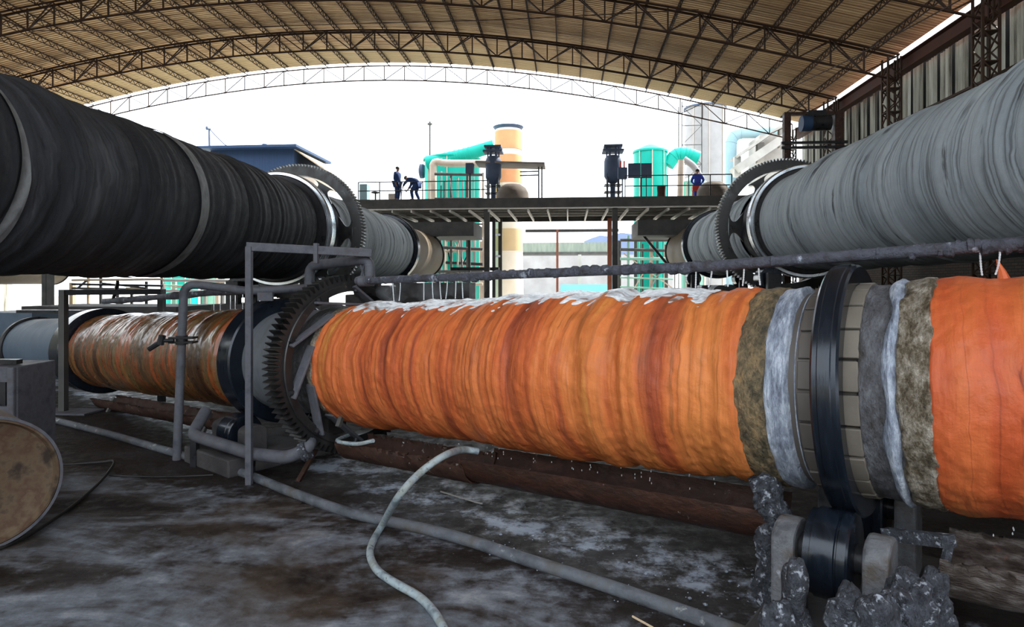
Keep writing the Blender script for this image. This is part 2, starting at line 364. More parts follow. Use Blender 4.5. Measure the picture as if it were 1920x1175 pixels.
def brick_mat():
    m, nt, bs = newmat('dark_brick')
    v = coords(nt, (1, 1, 1), rot=(0, 0, 0)); sx = nt.nodes.new('ShaderNodeSeparateXYZ'); nt.links.new(v, sx.inputs[0])
    cx = nt.nodes.new('ShaderNodeCombineXYZ'); nt.links.new(sx.outputs[1], cx.inputs[0]); nt.links.new(sx.outputs[2], cx.inputs[1])
    b = nt.nodes.new('ShaderNodeTexBrick'); nt.links.new(cx.outputs[0], b.inputs[0])
    b.inputs['Color1'].default_value = (.08, .06, .05, 1); b.inputs['Color2'].default_value = (.13, .09, .07, 1); b.inputs['Mortar'].default_value = (.03, .028, .026, 1)
    b.inputs['Scale'].default_value = 1; b.inputs['Brick Width'].default_value = .26; b.inputs['Row Height'].default_value = .085; b.inputs['Mortar Size'].default_value = .012
    nt.links.new(b.outputs[0], bs.inputs['Base Color']); bs.inputs['Roughness'].default_value = .85; bump(nt, bs, b.outputs[1], -.5, .02); return m
M['brick'] = brick_mat()
def floor_mat():
    m, nt, bs = newmat('wet_dirty_concrete_floor')
    v = coords(nt, (1, 1, 1), world=True)
    a = noise(nt, coords(nt, (.8, 1.6, 1), world=True), .9, 7, .62, .6); b_ = noise(nt, v, 6, 10, .7); c_ = noise(nt, v, 40, 6, .6)
    s = math_(nt, 'ADD', math_(nt, 'MULTIPLY', a, .65), math_(nt, 'MULTIPLY', b_, .35))
    col = ramp(nt, [(.40, (.016, .013, .012)), (.46, (.045, .040, .038)), (.51, (.10, .106, .12)), (.57, (.17, .19, .22)), (.64, (.30, .32, .35))], s).outputs[0]
    br = ramp(nt, [(.52, (0, 0, 0)), (.62, (1, 1, 1))], noise(nt, v, .55, 4, .6)).outputs[0]
    col = mixc(nt, math_(nt, 'MULTIPLY', br, .6), col, (.075, .055, .04))
    # blue-white salt in a band beside the trough (the wall of dripping water), along the kiln
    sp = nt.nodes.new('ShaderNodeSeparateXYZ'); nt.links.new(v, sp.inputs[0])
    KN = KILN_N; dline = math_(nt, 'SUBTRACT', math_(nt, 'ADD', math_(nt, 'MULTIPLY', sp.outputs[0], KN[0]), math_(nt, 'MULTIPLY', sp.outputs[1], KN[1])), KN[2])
    band = ramp(nt, [(0, (0, 0, 0)), (.25, (1, 1, 1)), (.6, (1, 1, 1)), (1, (0, 0, 0))], math_(nt, 'MULTIPLY', math_(nt, 'ADD', dline, 1.1), 1/1.6)).outputs[0]
    sn = noise(nt, v, 2.2, 12, .72)
    sf = ramp(nt, [(.49, (0, 0, 0)), (.58, (1, 1, 1))], math_(nt, 'ADD', math_(nt, 'MULTIPLY', sn, .8), math_(nt, 'MULTIPLY', band, .12))).outputs[0]
    sf = math_(nt, 'MULTIPLY', sf, band)
    col = mixc(nt, math_(nt, 'MULTIPLY', sf, .8), col, (.42, .48, .60))
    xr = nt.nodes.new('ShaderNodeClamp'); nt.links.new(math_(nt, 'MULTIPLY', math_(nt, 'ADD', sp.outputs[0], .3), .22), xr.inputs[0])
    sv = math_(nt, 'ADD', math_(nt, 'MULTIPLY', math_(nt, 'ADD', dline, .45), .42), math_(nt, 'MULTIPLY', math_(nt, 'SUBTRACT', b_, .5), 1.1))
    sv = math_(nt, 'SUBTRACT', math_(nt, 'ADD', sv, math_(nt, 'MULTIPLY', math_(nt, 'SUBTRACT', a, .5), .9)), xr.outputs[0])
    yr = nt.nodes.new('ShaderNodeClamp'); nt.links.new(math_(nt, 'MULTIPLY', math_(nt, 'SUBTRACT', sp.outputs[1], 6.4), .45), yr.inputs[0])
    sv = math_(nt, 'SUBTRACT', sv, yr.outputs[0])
    dark_zone = ramp(nt, [(.30, (.93, .93, .93)), (.58, (0, 0, 0))], sv).outputs[0]  # darker floor under the kiln, towards the right and farther back
    col = mixc(nt, math_(nt, 'MULTIPLY', dark_zone, math_(nt, 'SUBTRACT', 1.0, math_(nt, 'MULTIPLY', sf, .8))), col, (.020, .015, .013))
    gr = ramp(nt, [(.66, (0, 0, 0)), (.72, (1, 1, 1))], c_).outputs[0]
    col = mixc(nt, math_(nt, 'MULTIPLY', gr, .5), col, (.34, .37, .42))
    nt.links.new(col, bs.inputs['Base Color'])
    nt.links.new(ramp(nt, [(.4, (.42,)*3), (.6, (.75,)*3)], b_).outputs[0], bs.inputs['Roughness'])
    nt.links.new(math_(nt, 'ADD', .08, math_(nt, 'MULTIPLY', sf, .4)), bs.inputs['Specular IOR Level'])
    q = bump(nt, bs, b_, .5, .03); bump(nt, bs, c_, .35, .004, q); return m

# ================================================================== the long orange kiln: axis
KP = EYE + RGT*2.353 + UP*(-.724) + FWD*4.4156
KA = (RGT*-1.2474 + UP*-.0754 + FWD).normalized()
KY = UP.cross(KA).normalized(); KZ = KA.cross(KY).normalized()
KM = Matrix((KA, KY, KZ)).transposed().to_4x4(); KM.translation = KP
def KPt(t, side=0.0, up=0.0, below=None):
    """a point at t along the kiln, side metres away from the viewer's side (+ = towards the camera), up metres above the axis"""
    return KP + KA*t - KSIDE*(-side) + UP*up
KH = Vector((KA.x, KA.y, 0)).normalized()
KSIDE = Vector((-KH.y, KH.x, 0)); 
if KSIDE.dot(-KP) < 0: KSIDE = -KSIDE          # horizontal, pointing to the camera's side
_d0 = KSIDE.dot(Vector((KP.x, KP.y, 0)))
KILN_N = (KSIDE.x, KSIDE.y, _d0 + .25)
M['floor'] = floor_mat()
#PART2
# ================================================================== the setting
def structure(o): o['kind'] = 'structure'; return o
fl = MB(); nx, ny = 60, 60
fl.add([(-40, -9, 0), (13.5, -9, 0), (13.5, 33.4, 0), (-40, 33.4, 0)], [(0, 1, 2, 3)])
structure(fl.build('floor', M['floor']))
gm = pmat('bleached_yard_concrete', [(.42, .40, .36), (.55, .53, .49)], .5, rough=(.8, .9), bmp=0, world=True)
structure(MB().add([(-90, 33.4, -.02), (90, 33.4, -.02), (90, 200, -.02), (-90, 200, -.02)], [(0, 1, 2, 3)]).build('trim_1', gm))
structure(MB().add([(-90, -60, -.03), (90, -60, -.03), (90, 33.4, -.03), (-90, 33.4, -.03)], [(0, 1, 2, 3)]).build('trim_6', pmat('dark_low_bounce_ground', [(.05, .045, .04), (.10, .09, .08)], .5, rough=(.8, .9), bmp=0, world=True)))  # unseen ground round the hall, made dark to cut light bounced upward

_px = np.array([11.6, 10.5, 5.6, 4.2, -1.8, -7.5, -12, -16.2, -20, -25, -29, -34.0]); _pz = np.array([7.75, 8.05, 9.25, 9.6, 10.75, 11.32, 11.4, 11.2, 10.75, 9.95, 9.1, 7.8])
_pf = np.polyfit(_px, _pz, 4)
def zr(X): return float(np.polyval(_pf, X)) + H
Y0R, Y1R = -4.0, 33.3
rf = MB(); xs = [11.55-.55*i for i in range(84)]
for i, x in enumerate(xs):
    z = zr(x)+.30
    rf.v += [(x, Y0R, z), (x, Y1R, z), (x, Y0R, z+.05), (x, Y1R, z+.05)]
    if i:
        a = 4*(i-1); b = 4*i
        rf.f += [(a, b, b+1, a+1), (a+2, a+3, b+3, b+2), (a, a+2, b+2, b), (a+1, b+1, b+3, a+3)]
structure(rf.build('ceiling', M['roof'], smooth=True))

# right wall: brick below, weathered sheets above
structure(MB().box((11.95, 15, (H+1.2)/2), (.3, 38, H+1.2)).build('wall_right_brick', M['brick']))
sh = MB(); y = -4.0; k = 0
while y < 33.4:
    wd = .34; xo = 11.78+(.06 if k % 2 else 0)+R_.uniform(-.012, .012); top = H+7.35+R_.uniform(-.05, .05)
    # ribbed sheet: three shallow ribs across each sheet
    ps = []
    for q in range(5):
        ps.append((xo+(.035 if q % 2 else 0), y+wd*q/4))
    vs = [(px_, py_, z) for z in (H+1.1, top) for px_, py_ in ps]; sh.add(vs, [(i, i+1, i+6, i+5) for i in range(4)])
    y += wd+.06; k += 1
structure(sh.build('wall_right', M['sheet']))
structure(MB().box((12.0, 15, H+4.4), (.06, 38, 6.5)).build('wall_right_backing', pmat('dark_wall_void', [(.012, .011, .010), (.02, .02, .018)], 2, bmp=0)))
structure(MB().box((11.55, 14.7, H+7.46), (.16, 37.3, .46)).box((11.45, 14.7, H+7.68), (.3, 37.3, .03)).box((11.45, 14.7, H+7.23), (.3, 37.3, .03)).build('trim_2', pmat('red_brown_eave_beam', [(.07, .03, .022), (.12, .05, .036)], 2, rough=(.6, .8), bmp=.2)))
structure(MB().bar((11.5, -4, H+5.6), (11.5, 33, H+5.6), .07).build('trim_3', M['roof_steel']))
structure(MB().bar((11.5, -4, H+3.7), (11.5, 33, H+3.7), .07).build('trim_4', M['roof_steel']))

structure(MB().box((-36.5, 8, 4.2), (.3, 62, 8.4)).build('wall_left_blocker', M['sheet']))  # unseen wall added to block low light from the left
structure(MB().box((-12, -24, 3.2), (52, .3, 6.4)).build('wall_back_blocker', M['sheet']))  # unseen wall added behind the camera to block low light, darkening undersides
# lattice wall columns
COLY = [33.2, 28.2, 23.1, 18.1, 13.0, 8.0]
def lattice_column(x, y, top, w_=.42):
    m = MB(); 
    for i in (-1, 1):
        for j in (-1, 1): m.bar((x+i*w_/2, y+j*w_/2, 0), (x+i*w_/2, y+j*w_/2, top), .06)
    z = .2; s = 1
    while z < top-.4:
        for i in (-1, 1):
            m.bar((x+i*w_/2, y-s*w_/2, z), (x+i*w_/2, y+s*w_/2, z+.4), .035); m.bar((x-s*w_/2, y+i*w_/2, z), (x+s*w_/2, y+i*w_/2, z+.4), .035)
        if s > 0: m.box((x, y, z), (w_+.04, w_+.04, .03))
        s = -s; z += .4
    return m
NAMES = ['at the far open end', 'second from the far end', 'third from the far end', 'fourth from the far end, at the right edge', 'fifth from the far end', 'nearest the viewer']
for i, y in enumerate(COLY[:4]):
    o = lattice_column(11.1, y, zr(11.1)-.15).build('lattice_column', M['roof_steel'])
    tag(o, 'dark lattice steel column on the right corrugated wall, ' + NAMES[i], 'column', 'lattice columns along the right wall')

# arched roof trusses, each one upper chords, lower chord and lattice
def truss(y, label, thin=False):
    e = thing('roof_truss', label, 'truss', (-11, y, H+10), 'arched roof trusses'); q = .8 if thin else 1.0
    N = 41; X = [11.3-1.11*i for i in range(N)]
    dz = .22 if thin else 0
    up = [Vector((x, y, zr(x)-.02+dz)) for x in X]; lo = [Vector((x, y, zr(x)-.86+dz*1.3)) for x in X]
    m = MB()
    for dy in ((-.13, .13) if not thin else (0,)): m.tube([p+Vector((0, dy, 0)) for p in up], .045*q, 6)
    m.build('upper_chord', M['roof_steel'], e)
    MB().tube(lo, .045*q, 6).build('lower_chord', M['roof_steel'], e)
    m = MB()
    for i in range(N):
        m.bar(lo[i], up[i], .05*q)
        if i % 2 == 1:
            for j in (i-1, i+1):
                for dy in ((-.11, .11) if not thin else (0,)):
                    m.bar(lo[i], up[j]+Vector((0, dy, 0)), .04*q)
    m.build('lattice', M['roof_steel'], e)
truss(28.2, 'arched lattice roof truss spanning the hall, second from the far open end')
truss(23.1, 'arched lattice roof truss crossing the upper right and upper left corners')
truss(18.1, 'arched lattice roof truss overhead, nearest of the three that cross the hall')
truss(33.5, 'thin arched end truss silhouetted against the white sky at the roof edge', thin=True)

# purlins running the length of the hall
pl = MB(); LP = Y1R-Y0R-.3; 
pl.box((0, 0, .16), (.05, LP, .035)).box((0, 0, -.06), (.035, LP, .03))
z = -LP/2; s = 1
while z < LP/2-.2:
    pl.bar((0, z, -.06 if s > 0 else .16), (0, z+.21, .16 if s > 0 else -.06), .022); z += .21; s = -s
p0 = pl.build('roof_purlin', M['roof_steel']); first = True
for i in range(41):
    x = 10.6-1.11*i
    o = p0 if first else dup(p0)
    first = False
    o.location = (x, (Y0R+Y1R)/2, zr(x)+.10)
    tag(o, 'slender brown lattice purlin under the roof sheets, %s from the right wall' % ordinal(i+1), 'purlin', 'roof purlins')
# thin stay rods under the roof
for a, b, lab in (((1475, 168, 26), (1800, 0, 16), 'long thin steel stay rod slanting across the roof at upper right'),
                  ((640, 45, 24), (1310, 18, 22), 'thin sagging wire crossing under the roof above the middle truss'),
                  ((60, 58, 22), (640, 45, 24), 'thin wire under the roof at upper left')):
    A = PY(a[0], a[1], a[2]); B = PY(b[0], b[1], b[2])
    tag(MB().tube([A, (A+B)/2-Vector((0, 0, .08)), B], .018, 5).build('stay_rod', M['roof_steel']), lab, 'rod')

# ================================================================== two big grey kilns running down the hall
def kiln_prof(seed, R, amp=1.0):
    def rad(X, T):
        sp = X + .10*np.sin(T+seed)+.05*np.sin(2*T+X*.7)
        r = R + amp*(.055*(n1(sp, seed, 1.1)-.5) + .045*(n1(sp, seed+1, 3.7)-.5) + .03*(n1(sp, seed+2, 11)-.5)) + amp*.03*(n2(sp, T, seed+3, 2.2, 9)-.5)
        r -= amp*.035*np.clip((n1(sp, seed+4, 6)-.72)*6, 0, 1)
        return r
    return rad
def axis_matrix(loc, a):
    a = Vector(a).normalized(); y = UP.cross(a).normalized(); z = a.cross(y)
    m = Matrix((a, y, z)).transposed().to_4x4(); m.translation = Vector(loc); return m
def ring_part(name, x0, x1, r, m, parent, ri=None, bev=.03, n=128):
    """solid ring about local X"""
    ri = ri or r*.8
    pr = [(x0, ri), (x0, r-bev), (x0+bev, r), (x1-bev, r), (x1, r-bev), (x1, ri)]
    mb = MB(); q = len(pr)
    for h, rr in pr:
        for k in range(n): mb.v.append((h, rr*math.cos(2*PI*k/n), rr*math.sin(2*PI*k/n)))
    for i in range(q):
        j = (i+1) % q
        for k in range(n):
            mb.f.append((i*n+k, j*n+k, j*n+(k+1) % n, i*n+(k+1) % n))
    return mb.build(name, m, parent, smooth=True, local=True)
def gear_part(x0, x1, r, ri, nteeth, m, parent, depth=.07, windows=0, hub=None):
    """toothed ring; with windows the web between rim and hub is pierced"""
    mb = MB(); n = nteeth*4; prof = []
    for k in range(n):
        ph = k % 4; rr = r if ph in (1, 2) else r-depth
        q = 2*PI*(k+(.18 if ph == 1 else -.18 if ph == 2 else 0))/n; prof.append((rr, q))
    for x in (x0, x1):
        for rr, q in prof: mb.v.append((x, rr*math.cos(q), rr*math.sin(q)))
        for k in range(n): mb.v.append((x, ri*math.cos(2*PI*k/n), ri*math.sin(2*PI*k/n)))
    o1, i1, o2, i2 = 0, n, 2*n, 3*n
    for k in range(n):
        k2 = (k+1) % n
        mb.f += [(o1+k, i1+k, i1+k2, o1+k2), (o2+k, o2+k2, i2+k2, i2+k), (o1+k, o1+k2, o2+k2, o2+k), (i1+k, i2+k, i2+k2, i1+k2)]
    return mb.build('girth_gear', m, parent, local=True)
def gear_web(x, ri, rh, nw, m, parent, th=.05):
    """plate with oval windows joining rim to hub: built as spokes that widen at both ends"""
    mb = MB()
    for k in range(nw):
        q0 = 2*PI*k/nw; prof = []
        K = 10
        for j in range(K+1):
            t = j/K; rr = rh+(ri-rh)*t; half = .16+.36*(abs(2*t-1)**2.2)*(1 if t > .5 else .8)
            half = min(half, PI/nw*1.0*rr)
            prof.append((rr, half/rr))
        base = len(mb.v)
        for xx in (x-th/2, x+th/2):
            for rr, h in prof:
                for s in (-1, 1): mb.v.append((xx, rr*math.cos(q0+s*h), rr*math.sin(q0+s*h)))
        L = 2*(K+1)
        for j in range(K):
            a = base+2*j
            mb.f += [(a, a+1, a+3, a+2), (a+L, a+L+2, a+L+3, a+L+1), (a, a+2, a+2+L, a+L), (a+1, a+1+L, a+3+L, a+3)]
    return mb.build('gear_spoke_plate', m, parent, local=True)

def upper_kiln(name_label, loc, seed, cmat, y_end, tyres, gear, first, R=1.3, far_mat=None):
    e = thing('rotary_kiln', name_label, 'rotary kiln', mat=axis_matrix(loc, (0, 1, 0)), group='large grey kilns')
    # local X = world Y ; crust in sections between tyres and gear
    t1 = tyres[0]; t2 = tyres[1]
    shell_mesh('shell', first, t1-.18, int((t1-first)/.045), 128, kiln_prof(seed, R), cmat, e)
    shell_mesh('shell', t1-.2, gear+.15, 60, 96, kiln_prof(seed+30, R*.955, .5), M['kiln_dark'], e)
    shell_mesh('shell', gear+.15, t2-.3, 130, 96, kiln_prof(seed+50, R*.985), far_mat or cmat, e)
    MB().lathe((t2-.3, 0, 0), [(0, R*.93), (y_end-t2+.3, R*.90)], 96, (1, 0, 0)).build('end_shell', M['beige_end'], e, smooth=True, local=True)
    ring_part('end_flange', y_end-.12, y_end, R*.955, M['steel_dark'], e, R*.5)
    o = ring_part('riding_tyre', t1-.12, t1+.2, 1.5, M['steel_bright'], e, R*.9); tag(o, 'bright rolled steel tyre')
    ring_part('tyre_retainer', t1-.22, t1-.12, 1.40, M['steel_dark'], e, R*.9)
    o = ring_part('riding_tyre', t2-.25, t2+.2, 1.44, M['steel_tyre'], e, R*.9); tag(o, 'black steel tyre')
    o = ring_part('tyre_retainer', t2+.2, t2+.27, 1.30, M['steel_bright'], e, R*.9)
    return e
eL = upper_kiln('dark charcoal crusted kiln filling the upper left, with toothed girth gear', (-7.58, 0, H+1.41), 3, M['kiln_dark'], 32.6, (16.2, 26.1), 17.4, -3.0, far_mat=M['kiln_pale'])
gear_part(17.35, 17.62, 1.93, 1.60, 132, M['gear_steel'], eL); gear_web(17.48, 1.62, 1.26, 6, M['gear_steel'], eL)
for s, w_ in ((6.9, .14), (10.45, .28)):
    def rb(X, T, s=s): return kiln_prof(3, 1.3)(X, T)+.022
    o = shell_mesh('scuffed_band', s, s+w_, 10, 128, rb, pmat('scuffed_grey_band', [(.08, .082, .085), (.22, .225, .23), (.12, .12, .125)], 5, (1, .5, .5), rough=(.5, .8), bmp=.5), eL); tag(o, 'pale scuffed band')
eR = upper_kiln('pale blue-grey ribbed kiln filling the right side, with toothed girth gear', (6.27, 0, H+1.62), 91, M['kiln_pale'], 34.0, (17.5, 27.8), 19.1, -3.0)
gear_part(19.05, 19.32, 1.98, 1.64, 132, M['gear_steel'], eR); gear_web(19.18, 1.66, 1.26, 6, M['gear_steel'], eR)
# third kiln beyond, only its beige end shows under the dark kiln
e3 = thing('rotary_kiln', 'beige kiln end seen far off at the left edge, below the dark kiln', 'rotary kiln', mat=axis_matrix((-28.0-1.2, 0, H+1.12), (0, 1, 0)), group='large grey kilns')
MB().lathe((24, 0, 0), [(0, 1.2), (10, 1.2)], 64, (1, 0, 0)).build('end_shell', M['beige_end'], e3, smooth=True, local=True)
ring_part('end_flange', 33.9, 34.0, 1.25, M['steel_dark'], e3, .6)
# piers and rollers under the big kilns
for X, zc, ys, nm in ((-7.58, 1.41, (16.24, 26.08), 'left'), (6.27, 1.62, (17.54, 27.78), 'right')):
    for j, y in enumerate(ys):
        Rt = 1.5 if j == 0 else 1.44
        where = ('dark charcoal kiln' if nm == 'left' else 'pale ribbed kiln')+(', near tyre' if j == 0 else ', far tyre')
        e = thing('roller_pier', 'dark grimy roller pier carrying the '+where, 'pier', (X, y, 0), 'roller piers')
        top = H+zc-Rt-.45
        MB().box((X, y, top/2), (2.9, 1.5, top)).build('pier_block', M['concrete_dark'], e, bevel=.04)
        for s in (-1, 1):
            cx = X+s*.98; cz = H+zc-math.sqrt((Rt+.30)**2-.98**2)
            MB().cyl((cx, y-.28, cz), (cx, y+.28, cz), .295, n=40).cyl((cx, y-.5, cz), (cx, y+.5, cz), .09).build('support_roller', M['steel_tyre'], e, smooth=True)
            for q in (-1, 1): MB().box((cx, y+q*.48, (cz+top)/2), (.34, .2, abs(cz-top)+.3)).build('bearing_block', M['steel_dark'], e, bevel=.02)
# drives beside the gears
for X, y, zc, s, lab in ((-7.58, 19.0, 1.41, 1, 'dark gearbox and motor on a plinth below the left kiln gear'), (6.27, 20.2, 1.62, -1, 'dark gearbox and motor on a plinth below the right kiln gear')):
    e = thing('kiln_drive', lab, 'drive unit', (X+s*1.6, y, 0))
    cx = X+s*1.7; z = H-.35
    MB().box((cx, y+.3, z/2-.2), (1.6, 2.2, z-.4)).build('plinth', M['concrete_dark'], e)
    MB().box((cx, y+.9, z), (.7, .8, .55)).build('gearbox', M['steel_dark'], e, bevel=.05)
    MB().cyl((cx+s*.1, y-.2, z+.02), (cx+s*.1, y-1.0, z+.02), .26).build('motor', M['steel_dark'], e, smooth=True)
    MB().cyl((cx-s*.35, y+.25, z+.1), (cx-s*.35, y-.25, z+.1), .2).build('pinion', M['gear_steel'], e, smooth=True)

# ================================================================== the orange kiln
eO = thing('rotary_kiln', 'long orange crusted kiln with black tyres sloping down to the left', 'rotary kiln', mat=KM)
T2PI = 2*PI
def coat(seed, R, x0, x1, amp=1.0, end0=.05, end1=.05, low=.02, wob=.10):
    def rad(X, T):
        sp = X+.05*np.sin(T+seed)+.02*np.sin(3*T+X)
        r = R+amp*(.030*(n1(sp, seed, 1.7)-.5)+.026*(n1(sp, seed+1, 5)-.5)+.012*(n1(sp, seed+2, 16)-.5)+.016*(n2(sp, T, seed+3, 6, 26)-.5)+.010*(n2(sp, T, seed+4, 22, 90)-.5))
        r -= amp*.022*np.clip((n1(sp, seed+5, 3.0)-.70)*7, 0, 1)
        a = (X-x0)/end0-wob*20*(n2(X*0, T, seed+6, 1, 40))*.10/.1*.5; b = (x1-X)/end1-wob*20*(n2(X*0, T, seed+7, 1, 40))*.5
        f = np.clip(np.minimum(a, b), 0, 1)
        return r*f+(R-.05-low)*(1-f)
    return rad
def coatpart(name, x0, x1, R, seed, m, nx, nt=192, **k):
    lab = k.pop('label', None)
    o = shell_mesh(name, x0, x1, nx, nt, coat(seed, R, x0, x1, **k), m, eO)
    if lab: o['label'] = lab
    return o
# bare shell
def bare(X, T): return .664+.004*np.sin(T*3+X*2)
shell_mesh('shell', -4.6, 5.9, 100, 128, bare, M['shell_taupe'], eO)['label'] = 'smooth taupe bare shell'
shell_mesh('shell', 5.75, 7.6, 30, 128, lambda X, T: .664+.0*X, M['shell_grey'], eO)['label'] = 'pale grey bare shell'
shell_mesh('shell', 7.5, 13.7, 40, 96, lambda X, T: .655+.0*X, M['steel_dark'], eO)
shell_mesh('shell', 13.6, 17.9, 30, 96, lambda X, T: .68+.0*X, M['shell_blue'], eO)['label'] = 'blue-grey bare shell'
ring_part('end_flange', 17.8, 18.0, .74, M['steel_dark'], eO, .4)
# coatings
coatpart('coating', -4.6, -.46, .735, 1, M['orange_red'], 420, 220, label='bright red-orange coating', end1=.05, wob=.05)
coatpart('crust', -.60, -.30, .720, 12, M['crust_yellow'], 60, 220, label='mottled yellow and grey crust', amp=1.6)
coatpart('crust', -.42, -.13, .700, 22, M['crust_grey'], 60, 220, label='rough grey crust', end0=.03, end1=.03, wob=.02)
coatpart('crust', .22, .42, .705, 32, M['crust_white'], 60, 220, label='blue-white salt crust', amp=1.2, end0=.03, end1=.03, wob=.04)
coatpart('crust', .34, .62, .705, 42, M['crust_olive'], 60, 220, label='mottled olive and rust crust', amp=1.4, end0=.04, end1=.03, wob=.06)
coatpart('coating', .50, 5.42, .727, 2, M['orange'], 640, 220, label='orange scaly coating', end0=.07, end1=.05, wob=.05)
coatpart('crust', 5.36, 5.47, .705, 52, M['crust_yellow'], 30, 160, label='thin yellowish crust edge', end0=.02, end1=.02, wob=.02)
coatpart('crust', 5.40, 5.85, .700, 62, M['crust_white'] if False else M['crust_grey'], 60, 160, label='grey gritty crust', wob=.02, end0=.03, end1=.03)
coatpart('crust', 7.42, 7.75, .700, 72, M['crust_olive'], 40, 160, label='greenish grey crust edge', wob=.04)
coatpart('coating', 7.6, 13.35, .712, 5, M['brown_wet'], 420, 160, label='wet rust-brown coating', amp=.7, wob=.03)
# white drip crust right of the black tyre
def dr(X, T):
    f = n2(X*0, T, 77, 1, 22); cen = -.335+.05*(n2(X*0, T, 78, 1, 14)-.5); wd = .018+.05*f
    g = np.clip(1-np.abs(X-cen)/wd, 0, 1)
    return .690+.045*np.sqrt(g)+.012*(n2(X, T, 79, 40, 120)-.5)*g-.02*(g <= 0)
shell_mesh('salt_drip', -.43, -.24, 40, 260, dr, M['crust_white'], eO)['label'] = 'white salt drip'
ring_part('weld_bead', .198, .206, .672, M['crust_white'], eO, .6, bev=.002)
ring_part('weld_bead', 6.35, 6.42, .672, M['shell_grey'], eO, .6, bev=.004)
# taupe filler pads on both sides of the near tyre
for side, x0, x1, rr in ((0, -.165, -.075, .715), (1, .075, .185, .690)):
    for k in range(22):
        q = T2PI*k/22+.1; wq = T2PI/22*.90; mb = MB(); L = 6
        for x in (x0, x1):
            for r_ in (.655, rr+R_.uniform(-.006, .006)):
                for j in range(L+1): mb.v.append((x+R_.uniform(-.003, .003), r_*math.cos(q+wq*j/L), r_*math.sin(q+wq*j/L)))
        n = L+1
        for j in range(L):
            mb.f += [(j, j+1, n+j+1, n+j), (n+j, n+j+1, 3*n+j+1, 3*n+j), (2*n+j, 3*n+j, 3*n+j+1, 2*n+j+1)]
        mb.f += [(0, n, 3*n, 2*n), (L, 2*n+L, 3*n+L, n+L)]
        mb.build('filler_pad', M['pad'] if side == 0 else M['shell_taupe'], eO, smooth=True, local=True, bevel=.006)
# tyres
ring_part('riding_tyre', -.085, .075, .845, M['steel_tyre'], eO, .72, bev=.014, n=192)['label'] = 'black steel tyre nearest the viewer'
ring_part('tyre_step', -.045, .035, .852, M['steel_tyre'], eO, .8, bev=.006, n=192)
ring_part('riding_tyre', 6.95, 7.27, .845, M['steel_tyre'], eO, .66, bev=.02, n=160)['label'] = 'black steel tyre left of the gear'
ring_part('riding_tyre', 13.40, 13.95, .845, M['steel_tyre'], eO, .66, bev=.03, n=128)['label'] = 'black steel tyre at the far left'
# gear
gear_part(5.50, 5.74, 1.085, .905, 92, M['gear_steel'], eO, depth=.075)
ring_part('gear_rim', 5.47, 5.52, .97, M['gear_steel'], eO, .88, bev=.01, n=128)
for k in range(10):      # tangential spring plates with a pin each
    q = T2PI*k/10+.35; mb = MB()
    a = Vector((5.46, .90*math.cos(q), .90*math.sin(q))); b = Vector((5.40, .715*math.cos(q+.62), .715*math.sin(q+.62)))
    rad_ = Vector((0, math.cos(q+.3), math.sin(q+.3)))
    mb.bar(a+(a-b)*.12, b+(b-a)*.05, .14, .03, up=rad_)
    o = mb.build('spring_plate', M['paint_grey'], eO, local=True, bevel=.008)
    mp = MB().cyl(a+rad_*-.03, a+rad_*.06, .03, n=14); p_ = mp.build('pin', M['steel_dark'], o, local=True, smooth=True)
# wet film on the top of the coating; sky sheen painted in as white
def film(X, T):
    base = coat(2, .727, .50, 5.42, end0=.07, end1=.05, wob=.05)(X, T)
    edge = n2(X+.35*T, T, 88, 16, 40); q = np.abs(T-TF); lim = .24+.40*edge
    return base+.006*np.clip((lim-q)*8, -1.5, 1)+.004*(n2(X, T, 89, 30, 140)-.5)
TF = PI/2      # straight up is local +Z
shell_mesh('water_film', .9, 5.15, 420, 70, film, M['film_sheen'], eO, TF-.75, TF+.75)['label'] = 'water film painted white for sky sheen'

t_ = -.86; mb = MB(); b_ = Vector((t_, 0, .70))
mb.tube([b_, b_+Vector((.01, 0, .06)), b_+Vector((.03, 0, .13))], [.035, .02, .003], 8); mb.build('raised_flake', M['orange_red'], eO, smooth=True, local=True)
